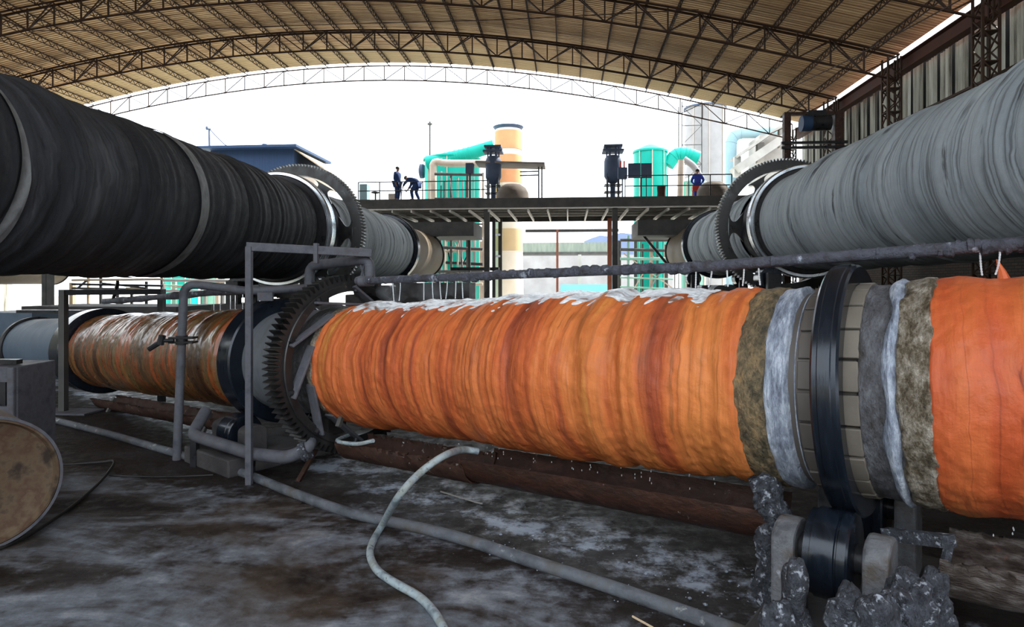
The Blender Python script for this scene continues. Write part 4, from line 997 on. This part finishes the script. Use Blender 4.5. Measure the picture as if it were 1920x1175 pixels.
o = MB().lathe((PY(1240, 366, 32).x, 32, ZP), [(0, .22), (.3, .2), (.6, .22), (.62, .05)], 14).build('small_drum', M['rust'], smooth=True); tag(o, 'small rusty drum on the platform right of the board', 'drum')
# canopy
e = thing('canopy', 'open steel canopy with a flat sheet roof right of the chimney', 'canopy', (PY(1000, 373, 34).x, 34, ZP))
a = PY(895, 308, 34); b = PY(1022, 311, 34); MB().bar(a+UP*.0, b, 1.6, .10).build('roof_sheet', pmat('pale_brown_sheet', [(.2, .17, .15), (.28, .24, .21)], 2, bmp=0), e)
for x in (1010, 1016): MB().bar(PY(x, 313, 34), (PY(x, 373, 34).x, 34, ZP), .07).build('post', M['steel_dark'], e)
for y in (322, 329): MB().bar(PY(975, y, 34), PY(1010, y-1, 34), .06).build('crossbar', M['steel_dark'], e)

# ================================================================== workers
def skinned(name, J, E_, m, parent, sub=2, root=0):
    me = bpy.data.meshes.new(name); off = parent.location if parent is not None else Vector((0, 0, 0))
    me.from_pydata([tuple(Vector(p)-off) for p, r in J], E_, []); me.update()
    o = bpy.data.objects.new(name, me); COL.objects.link(o); me.materials.append(m)
    if parent is not None: o.parent = parent
    s = o.modifiers.new('skin', 'SKIN'); s.use_smooth_shade = True
    for i, (p, r) in enumerate(J):
        sv = me.skin_vertices[0].data[i]; sv.radius = (r, r) if not isinstance(r, tuple) else r; sv.use_root = (i == root)
    ss = o.modifiers.new('subsurf', 'SUBSURF'); ss.levels = sub; ss.render_levels = sub
    return o
def person(base, right, fwd, J, label, top, trousers, hair=True):
    """J: joints in body units (x right of body, y forward, z up)"""
    e = thing('person', label, 'person', base, 'workers on the platform')
    W = lambda p: Vector(base)+right*p[0]+fwd*p[1]+UP*p[2]
    g = {k: W(v) for k, v in J.items()}
    names = ['pelvis', 'waist', 'chest', 'neck', 'chin', 'head', 'shL', 'elL', 'wrL', 'haL', 'shR', 'elR', 'wrR', 'haR', 'hipL', 'knL', 'anL', 'toL', 'hipR', 'knR', 'anR', 'toR']
    rad = dict(pelvis=.12, waist=.11, chest=.13, neck=.055, chin=.075, head=.095, shL=.06, elL=.042, wrL=.03, haL=.035, shR=.06, elR=.042, wrR=.03, haR=.035, hipL=.085, knL=.055, anL=.04, toL=.04, hipR=.085, knR=.055, anR=.04, toR=.04)
    ix = {n_: i for i, n_ in enumerate(names)}
    ed = [('pelvis', 'waist'), ('waist', 'chest'), ('chest', 'neck'), ('neck', 'chin'), ('chin', 'head'), ('chest', 'shL'), ('shL', 'elL'), ('elL', 'wrL'), ('wrL', 'haL'), ('chest', 'shR'), ('shR', 'elR'), ('elR', 'wrR'), ('wrR', 'haR'),
          ('pelvis', 'hipL'), ('hipL', 'knL'), ('knL', 'anL'), ('anL', 'toL'), ('pelvis', 'hipR'), ('hipR', 'knR'), ('knR', 'anR'), ('anR', 'toR')]
    body = skinned('body', [(g[n_], rad[n_]) for n_ in names], [(ix[a], ix[b]) for a, b in ed], M['skin'], e)
    # five fingers on each hand, kept in one small mesh per hand
    for s in 'LR':
        h_ = g['ha'+s]; d = (h_-g['wr'+s]).normalized(); sd = d.cross(fwd).normalized() if abs(d.dot(fwd)) < .9 else right; mb = MB()
        for k in range(4): mb.tube([h_+sd*(.024*(k-1.5)), h_+sd*(.026*(k-1.5))+d*.045, h_+sd*(.026*(k-1.5))+d*(.075+.01*(k in (1, 2)))+fwd*.02], [.011, .010, .007], 6)
        mb.tube([h_-d*.02+sd*.03, h_+d*.02+sd*.06, h_+d*.045+sd*.06], [.012, .011, .008], 6)
        mb.build('fingers', M['skin'], e, smooth=True)
    up_n = ['waist', 'chest', 'neck', 'shL', 'elL', 'shR', 'elR', 'wrL', 'wrR', 'pelvis']; ui = {n_: i for i, n_ in enumerate(up_n)}
    rr = dict(waist=.19, chest=.205, neck=.08, shL=.10, elL=.07, shR=.10, elR=.07, wrL=.05, wrR=.05, pelvis=.18)
    J2 = [(g[n_] if n_ != 'neck' else g['chest'].lerp(g['neck'], .75), rr[n_]) for n_ in up_n]
    for q in 'LR': J2[ui['wr'+q]] = (g['el'+q].lerp(g['wr'+q], .85), .045)
    skinned('shirt', J2, [(ui[a], ui[b]) for a, b in (('pelvis', 'waist'), ('waist', 'chest'), ('chest', 'neck'), ('chest', 'shL'), ('shL', 'elL'), ('elL', 'wrL'), ('chest', 'shR'), ('shR', 'elR'), ('elR', 'wrR'))], top, e, root=9)
    lo = ['pelvis', 'hipL', 'knL', 'anL', 'hipR', 'knR', 'anR']; li = {n_: i for i, n_ in enumerate(lo)}; lr = dict(pelvis=.18, hipL=.135, knL=.095, anL=.075, hipR=.135, knR=.095, anR=.075)
    skinned('trousers', [(g[n_], lr[n_]) for n_ in lo], [(li[a], li[b]) for a, b in (('pelvis', 'hipL'), ('hipL', 'knL'), ('knL', 'anL'), ('pelvis', 'hipR'), ('hipR', 'knR'), ('knR', 'anR'))], trousers, e)
    hd = g['head']; ud = (g['head']-g['neck']).normalized()
    mb = MB(); mb.lathe(hd-ud*.02-fwd*.015, [(0, .1), (.04, .108), (.08, .095), (.115, .055), (.125, .01)], 16, ud); mb.build('hair', M['hair'], e, smooth=True)
    for s in 'LR':
        a = g['an'+s]; t_ = g['to'+s]; MB().tube([a-UP*.03-(t_-a)*.3, a-UP*.04+(t_-a)*.4, t_-UP*.01], [.05, .055, .035], 10).build('shoe', M['cable'], e, smooth=True)
    # face: nose and ears
    mb = MB(); fdir = (g['head']+fwd*.1-g['head']).normalized(); c_ = g['chin'].lerp(g['head'], .45)
    mb.tube([c_+fdir*.07, c_+fdir*.115-ud*.02], [.012, .016], 6)
    for s in (-1, 1): mb.tube([c_+right*(s*.085)+ud*.02, c_+right*(s*.09)-ud*.03], [.018, .012], 6)
    mb.build('face_details', M['skin'], e, smooth=True)
    return e, g
b1 = PY(745, 373, 31.6); b1.z = ZP-.02
stand = dict(pelvis=(0, 0, .93), waist=(0, 0, 1.08), chest=(0, .01, 1.30), neck=(0, .01, 1.47), chin=(0, .03, 1.56), head=(0, .02, 1.64), shL=(-.17, 0, 1.38), elL=(-.22, -.02, 1.10), wrL=(-.21, .05, .86), haL=(-.20, .07, .79),
             shR=(.17, 0, 1.38), elR=(.22, -.02, 1.10), wrR=(.21, .06, .86), haR=(.2, .08, .79), hipL=(-.09, 0, .88), knL=(-.10, .02, .48), anL=(-.10, -.02, .09), toL=(-.12, .15, .04), hipR=(.09, 0, .88), knR=(.10, .03, .48), anR=(.11, 0, .09), toR=(.13, .17, .04))
face_r = Vector((.85, -.3, 0)).normalized(); rr_ = face_r.cross(UP).normalized()
person(b1, rr_, face_r, stand, 'standing worker in navy work clothes watching, on the platform at left', M['cloth_navy'], M['cloth_navy'])
b2 = PY(772, 373, 31.6); b2.z = ZP-.02
f2 = Vector((.96, -.25, 0)).normalized(); r2_ = f2.cross(UP).normalized()
bend = dict(pelvis=(0, -.18, .86), waist=(0, -.08, .98), chest=(0, .16, 1.08), neck=(0, .32, 1.14), chin=(0, .42, 1.13), head=(0, .47, 1.18), shL=(-.17, .2, 1.08), elL=(-.2, .42, .88), wrL=(-.1, .58, .72), haL=(-.06, .62, .66),
            shR=(.17, .2, 1.08), elR=(.22, .30, .82), wrR=(.08, .40, .60), haR=(.03, .44, .54), hipL=(-.1, -.16, .82), knL=(-.14, .08, .48), anL=(-.14, .0, .09), toL=(-.15, .17, .04), hipR=(.1, -.16, .82), knR=(.16, -.02, .46), anR=(.16, -.2, .09), toR=(.17, -.03, .04))
# this worker's back is towards the right of the photo, head at the left: face left
f2 = -f2; r2_ = f2.cross(UP).normalized(); b2 = b2+Vector((.12, 0, 0))
e2, g2 = person(b2, r2_, f2, bend, 'bending worker in navy work clothes holding a shovel, on the platform', M['cloth_navy'], M['cloth_navy'])
e = thing('shovel', 'long-handled shovel held by the bending worker', 'shovel', g2['haR'])
d_ = (g2['haR']-g2['haL']).normalized(); tip = g2['haL']+Vector((-.1, 0, -.62))
MB().tube([g2['haR']+Vector((.35, 0, .22)), g2['haR'], g2['haL'], tip], .022, 8).build('handle', M['wood'], e, smooth=True)
MB().bar(tip, tip+Vector((-.12, 0, -.04)), .2, .02).build('blade', M['steel_dark'], e)
b3 = PY(1308, 368, 33.4); b3.z = ZP-.02
back = dict(stand); back.update(elL=(-.30, .06, 1.12), wrL=(-.22, .30, 1.02), haL=(-.20, .37, 1.0), elR=(.30, .06, 1.12), wrR=(.22, .30, 1.02), haR=(.20, .37, 1.0), neck=(0, .05, 1.46), chin=(0, .09, 1.54), head=(0, .09, 1.62))
f3 = Vector((.15, 1, 0)).normalized(); r3 = f3.cross(UP).normalized()
person(b3, r3, f3, back, 'worker in a bright blue jacket seen from behind, beside the right mound on the platform', M['cloth_blue'], M['cloth_blue'])
e = thing('stool', 'small red stool in front of the worker in the bright blue jacket', 'stool', b3)
p_ = b3-f3*.6-Vector((.12, 0, 0)); MB().box(p_+UP*.62, (.36, .3, .22)).build('seat', M['red'], e)
for sx in (-1, 1):
    for sy in (-1, 1): MB().bar(p_+Vector((sx*.14, sy*.11, .02)), p_+Vector((sx*.13, sy*.1, .55)), .04).build('leg', M['red'], e)

# ================================================================== the works behind
# chimney
e = thing('chimney', 'tall orange and cream banded chimney behind the platform', 'chimney', (PY(953, 530, 44).x, 44, 0)); cx = PY(953, 530, 44).x
zt = PY(953, 241, 44).z; r = 24/1200*44
MB().lathe((cx, 44, 0), [(0, 1.08), (H+5, .95), (zt, r)], 40).build('stack', M['cream'], e, smooth=True)
for a, b in ((248, 282), (293, 316), (320, 345), (350, 372), (430, 476), (482, 540)):
    MB().lathe((cx, 44, PY(953, b, 44).z), [(0, 1.0 if b > 400 else .94), (PY(953, a, 44).z-PY(953, b, 44).z, 1.0 if b > 400 else .93)], 40).build('band', M['orange_brick'] if b < 400 else pmat('ochre_chimney_band', [(.55, .38, .2), (.62, .44, .25)], 1, bmp=0), e, smooth=True)
MB().lathe((cx, 44, zt-.1), [(0, r), (.12, r*1.15), (.2, r*1.2), (.24, r*.9)], 40).build('rim', M['navy'], e, smooth=True)
# green tanks
def tank(xc, hw, y0, y1, Y, label, m, lid=True, cat='tank', name='green_tank', grp=None):
    c = PY(xc, 530, Y).x; r = hw/1200*Y; zt = PY(xc, y0, Y).z; zb = 0.0
    e = thing(name, label, cat, (c, Y, max(zb, 0)), grp)
    MB().lathe((c, Y, max(zb, 0)), [(0, r), (zt-max(zb, 0), r)], 40).build('shell', m, e, smooth=True)
    MB().lathe((c, Y, zt), [(0, r*1.06), (.12, r*1.06), (.5 if lid else .16, r*.3)], 40).build('lid', m if lid else M['navy'], e, smooth=True)
    for z in (.33, .66): MB().lathe((c, Y, zb+(zt-zb)*z), [(0, r*1.01), (.08, r*1.03), (.16, r*1.01)], 40).build('hoop', m, e, smooth=True)
    for sx in (-.6, 0, .6): MB().bar((c+sx*r*1.2, Y-r*math.sqrt(1-min(.95, (sx*1.2)**2))-.05, zb), (c+sx*r*1.2, Y-r*math.sqrt(1-min(.95, (sx*1.2)**2))-.05, zt), .06).build('pipe_run', M['insul'], e)
    return e
tank(848, 52, 302, 545, 43, 'wide turquoise tank behind the two workers, left of the chimney', M['green'])
tank(1219, 30, 287, 545, 42, 'turquoise tank behind the notice board, right of the platform gap', M['green'])
tank(1300, 22, 345, 545, 43, 'narrow pale green column tank behind the worker in bright blue', M['green_pale'])
tank(340, 30, 440, 575, 48, 'green tank far behind, seen low between the left kilns', M['green'])
tank(400, 22, 430, 575, 50, 'pale green tank beside the far green tank, seen low at left', M['green_pale'])
def duct(pts, r, label, m, Y, cat='duct', n=18, rings=True):
    P = [PY(x, y, Y) for x, y in pts]; e = thing('duct', label, cat, P[0]); C = bent(P, r*2.2, 8)
    MB().tube(C, r, n).build('duct_pipe', m, e, smooth=True)
    if rings:
        for i in range(2, len(C)-2, 3):
            d = (C[i+1]-C[i]).normalized(); MB().cyl(C[i]-d*.04, C[i]+d*.04, r*1.06, n=n).build('flange', m, e, smooth=True)
    return e
duct([(800, 305), (845, 296), (872, 290), (926, 274)], .42, 'turquoise inclined duct rising from the left tank to the chimney', M['green'], 41.5)
duct([(812, 373), (812, 302), (835, 306), (920, 306)], .22, 'beige insulated pipe with an elbow in front of the left tank', M['insul'], 39)
duct([(1252, 310), (1268, 288), (1292, 290), (1310, 296)], .42, 'turquoise elbow duct right of the right green tank', M['green'], 42)
duct([(1275, 391), (1277, 300)], .17, 'leaning brown pipe standing on the platform right of the board', M['insul'], 36, rings=False)
duct([(1282, 298), (1300, 310), (1315, 335)], .18, 'pale curved spout above the worker in bright blue', M['white_steel'], 37, rings=False)
duct([(1371, 605), (1371, 250), (1480, 247)], .42, 'pale blue duct with an elbow leading right under the roof edge', M['pale_blue'], 50)
q = PY(795, 321, 43); tag(MB().lathe(q-Vector((.3, 0, 0)), [(0, .35), (.05, .5), (.25, .5), (.5, .3)], 24, (1, 0, 0)).build('fan_housing', M['navy'], smooth=True), 'small grey fan housing on the left side of the wide turquoise tank', 'fan')
e = tank(1322, 36, 205, 545, 56, 'tall white silo tower at right behind the platform', M['white_steel'], name='silo', cat='silo', lid=False)
# steel lattice tower by the silo
c = PY(1288, 530, 54); e = thing('lattice_tower', 'thin steel scaffold tower beside the white silo', 'tower', (c.x, 54, 0))
m = MB()
for sx in (0, 1.6):
    for sy in (0, 1.6): m.bar((c.x-.4+sx, 54+sy, 0), (c.x-.4+sx, 54+sy, H+15), .07)
z = H+5; s = 1
while z < H+15: m.bar((c.x-.4, 54, z), (c.x+1.2, 54, z), .05); m.bar((c.x-.4 if s > 0 else c.x+1.2, 54, z), (c.x+1.2 if s > 0 else c.x-.4, 54, z+1.6), .04); s = -s; z += 1.6
m.build('frame', M['girder'], e)
# concrete conveyor gallery
e = thing('conveyor_gallery', 'pale concrete sloping conveyor gallery below the roof edge at right', 'gallery', PY(1400, 320, 46))
MB().bar(PY(1378, 320, 46), PY(1470, 258, 46), 2.2, .55).build('floor_slab', M['concrete'], e)
MB().bar(PY(1378, 296, 46), PY(1470, 233, 46), 2.4, .18).build('roof_slab', M['concrete'], e)
for x, y in ((1382, 306), (1425, 280), (1466, 252)):
    MB().bar(PY(x, y+26, 46), PY(x, y-12, 46), .45, .45).build('pier', M['concrete'], e)
gbox(1425, 1480, 252, 340, 47.5, 3, M['concrete'], 'tower_block', e)
# blue shed left
e = thing('shed', 'dark blue sheet-metal shed above the left kiln, behind its gear', 'shed', PY(480, 322, 42))
gbox(395, 551, 281, 345, 41, 5, M['shed_blue'], 'body', e)
a = PY(551, 280, 41); b = PY(390, 280, 41); 
MB().box(((a.x+b.x)/2, 43.3, a.z+.1), (a.x-b.x+1.0, 6.2, .16)).build('roof', M['shed_blue'], e)
MB().add([a+Vector((0, 0, .1)), PY(608, 318, 41)+Vector((0, 0, .1)), PY(608, 318, 41)+Vector((0, 5, .1)), a+Vector((0, 5, .1)), a, PY(608, 318, 41), PY(608, 318, 41)+Vector((0, 5, 0)), a+Vector((0, 5, 0))], [(0, 1, 2, 3), (4, 7, 6, 5), (0, 4, 5, 1), (1, 5, 6, 2), (2, 6, 7, 3), (3, 7, 4, 0)]).build('lean_to_roof', M['wood'], e)
gbox(554, 590, 312, 345, 41.5, 4, M['cream'], 'lean_to_wall', e)
MB().cyl(PY(496, 284, 42), PY(496, 270, 42), .16, n=12).build('vent', M['shed_blue'], e)
for X in (PY(400, 300, 41).x, PY(545, 300, 41).x):
    MB().bar((X, 42, 0), (X, 42, PY(400, 345, 41).z), .3).build('leg', M['girder'], e)
# pole with cable, lightning rod
e = thing('utility_pole', 'thin pole with two insulators and a sagging cable on the blue shed roof', 'pole', PY(393, 281, 42))
MB().bar(PY(393, 281, 42), PY(392, 242, 42), .09).build('pole', M['navy'], e); MB().box(PY(391, 242, 42), (.3, .1, .1)).box(PY(388, 240, 42), (.12, .12, .2)).build('insulator', M['navy'], e)
MB().tube([PY(394, 243, 42), PY(405, 255, 42), PY(420, 270, 42), PY(438, 281, 42)], .035, 6).build('cable', M['navy'], e)
e = thing('lightning_rod', 'thin mast standing far behind the left green tank', 'mast', PY(806, 305, 50)); MB().bar((PY(806, 305, 50).x, 50, 0), PY(806, 228, 50), .10).cyl(PY(806, 234, 50), PY(806, 231, 50), .2, n=8).build('mast', M['girder'], e)
# under the platform
e = thing('conveyor_gallery', 'long grey-green enclosed gallery seen under the platform, far behind', 'gallery', PY(1060, 475, 60))
gbox(975, 1148, 455, 472, 60, 2, M['gallery'], 'enclosure', e); gbox(975, 1148, 473, 477, 59.9, 2.2, M['girder'], 'beam', e)
MB().bar(PY(1087, 477, 60), (PY(1087, 477, 60).x, 60, 0), .3).build('post', M['concrete'], e)
o = gbox(985, 1160, 430, 434, 40, .2, M['girder'], 'steel_beam'); tag(o, 'thin horizontal beam just under the platform gap', 'beam')
p = PY(1045, 430, 40); o = MB().bar((p.x, 40, 0), p, .14).build('red_post', M['red_post']); tag(o, 'thin red-brown post standing under the middle of the platform', 'post')
o = gbox(1051, 1150, 533, 590, 55, .3, M['wall_blue'], 'yard_wall'); tag(o, 'sky-blue yard wall seen low under the platform', 'wall')
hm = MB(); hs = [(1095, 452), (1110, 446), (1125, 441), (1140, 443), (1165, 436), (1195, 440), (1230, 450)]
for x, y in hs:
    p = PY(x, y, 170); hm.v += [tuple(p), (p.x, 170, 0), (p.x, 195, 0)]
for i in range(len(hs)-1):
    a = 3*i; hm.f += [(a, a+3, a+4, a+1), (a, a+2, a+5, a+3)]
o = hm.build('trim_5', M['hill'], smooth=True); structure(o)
tag(gbox(975, 1262, 478, 570, 75, 4, M['white_steel'], 'yard_building'), 'long whitewashed yard building seen low under the platform, behind the gallery', 'building')
# pipe racks on both sides below the platform
def rack(label, x0, x1, y0, Y, n, rows, seed, mats):
    rs = random.Random(seed); e = thing('pipe_rack', label, 'pipe rack', (PY(x0, 530, Y).x, Y, 0), 'pipe racks under the platform')
    for i in range(n):
        x = x0+(x1-x0)*i/(n-1)+rs.uniform(-3, 3); p = PY(x, y0+rs.uniform(0, 20), Y+rs.uniform(0, 2)); MB().bar((p.x, p.y, 0), p, rs.choice((.09, .13, .18))).build('post', M[rs.choice(mats)], e)
    for j in range(rows):
        y = y0+10+(545-y0)*j/rows; MB().tube([PY(x0, y, Y), PY(x1, y+rs.uniform(-4, 4), Y)], rs.choice((.05, .09)), 8).build('pipe', M[rs.choice(mats)], e)
    for j in range(3):
        MB().bar(PY(rs.uniform(x0, x1), y0+rs.uniform(5, 40), Y), PY(rs.uniform(x0, x1), 540, Y), .07).build('brace', M[rs.choice(mats)], e)
    return e
rack('tangle of pale pipes and posts under the right half of the platform', 1163, 1262, 440, 39, 8, 6, 3, ('insul', 'white_steel', 'green_pale', 'girder'))
rack('tangle of pipes and posts under the left half of the platform', 836, 905, 440, 39, 6, 5, 4, ('insul', 'white_steel', 'steel_dark'))
rack('dark steel rack seen low between the left kilns', 135, 305, 515, 27, 7, 4, 5, ('steel_dark', 'girder', 'wood'))
rack('pale steel rack seen low behind the gear, left of the tall frame', 305, 460, 515, 36, 7, 3, 6, ('white_steel', 'green_pale', 'insul'))
rack('framework of beige pipes in front of the left turquoise tank', 815, 905, 316, 38, 7, 5, 8, ('insul', 'white_steel', 'girder'))
o = gbox(845, 935, 501, 507, 33, .3, M['steel_dark'], 'steel_beam'); tag(o, 'dark horizontal beam right of the left kiln end', 'beam')
for x, lab in ((86, 'left one of the two dark posts in the bright gap at the left edge'), (94, 'right one of the two dark posts in the bright gap at the left edge')):
    p = PY(x, 525, 24); o = MB().bar((p.x, 24, 0), (p.x, 24, H+1), .2).build('steel_post', M['girder']); tag(o, lab, 'post')
o = gbox(40, 330, 574, 590, 22, 3, M['concrete_dark'], 'low_wall'); tag(o, 'low dark wall behind the far end of the orange kiln', 'wall')
e = thing('low_shed', 'low grey-blue flat-topped machine deck behind the far left kiln end', 'machine deck', PG(60, 640)); gbox(-60, 60, 586, 650, 17, 2.2, M['shell_blue'], 'deck', e); gbox(30, 150, 581, 587, 16, .3, M['steel_dark'], 'rail', e)
tag(gbox(735, 880, 530, 700, 22.5, 1.5, M['concrete_dark'], 'machine_block'), 'dark concrete block behind the orange kiln, under the left kiln end', 'block')
# hoist frame at right
Yh = 23.0
e = thing('hoist_gantry', 'rusty brown portal frame above the right kiln gear', 'frame', (PY(1480, 300, Yh).x, Yh, 0))
z1 = PY(1475, 214, Yh).z; xa = PY(1475, 214, Yh).x; xb = PY(1571, 214, Yh).x
MB().box((xa, Yh, z1/2), (.22, .22, z1)).build('post', M['rust'], e); MB().box((xb, Yh, z1/2), (.30, .3, z1)).build('post', M['rust'], e)
MB().box(((xa+xb)/2, Yh, z1), (xb-xa+.2, .2, .10)).build('crossbeam', M['rust'], e)
for y in (270, 279): a = PY(1462, y, Yh); b = PY(1585, y, Yh); MB().box(((a.x+b.x)/2, Yh-.15, a.z), (b.x-a.x, .1, .09)).build('rail', M['steel_dark'], e)
e = thing('hoist_motor', 'dark blue hoist motor hanging under the portal frame beam', 'motor', PY(1528, 232, Yh))
a = PY(1503, 232, Yh); b = PY(1556, 230, Yh); MB().cyl(a, b, .26, n=24).build('body', M['steel_dark'], e, smooth=True); MB().cyl(a-Vector((.02, 0, 0)), a+Vector((.3, 0, 0)), .275, n=24).build('end_cover', M['shed_blue'], e, smooth=True)
MB().box((a+b)/2+UP*.32, (.6, .3, .2)).build('hanger', M['steel_dark'], e)

# faint steam over the wet coating right of the gear
m_, nt, bs = newmat('thin_steam'); nt.nodes.remove(bs)
pv = nt.nodes.new('ShaderNodeVolumePrincipled'); pv.inputs['Color'].default_value = (.95, .97, 1, 1)
nn = noise(nt, coords(nt, (1, 1, 1), world=True), 3.5, 4, .6); nt.links.new(math_(nt, 'MULTIPLY', ramp(nt, [(.42, (0, 0, 0)), (.62, (1, 1, 1))], nn).outputs[0], 1.1), pv.inputs['Density'])
nt.links.new(pv.outputs[0], nt.nodes['Material Output'].inputs['Volume'])
mb = MB(); P0 = KPt(t_at(690, 0, .85), -.1, .86); P1 = KPt(t_at(905, 0, .85), -.1, .86); C = [P0.lerp(P1, i/10) for i in range(11)]
mb.tube(C, [.01]+[.13+.05*math.sin(i*1.9) for i in range(9)]+[.01], 12)
tag(mb.build('steam', m_, smooth=True), 'faint white steam rising off the wet orange coating right of the gear', 'steam', kind='stuff')

for (x0, x1, y, lab) in ((878, 1172, 227, 'faint overhead wire high in the white sky between the chimney and the roof'), (985, 1130, 283, 'faint lower overhead wire in the white sky right of the chimney')):
    a_ = PY(x0-260, y+8, 80); b_ = PY(x1+260, y+2, 80); m_ = (a_+b_)/2-UP*.5
    tag(MB().tube(curve_pts([a_, m_, b_], 8), .03, 5).build('overhead_wire', M['girder']), lab, 'wire')
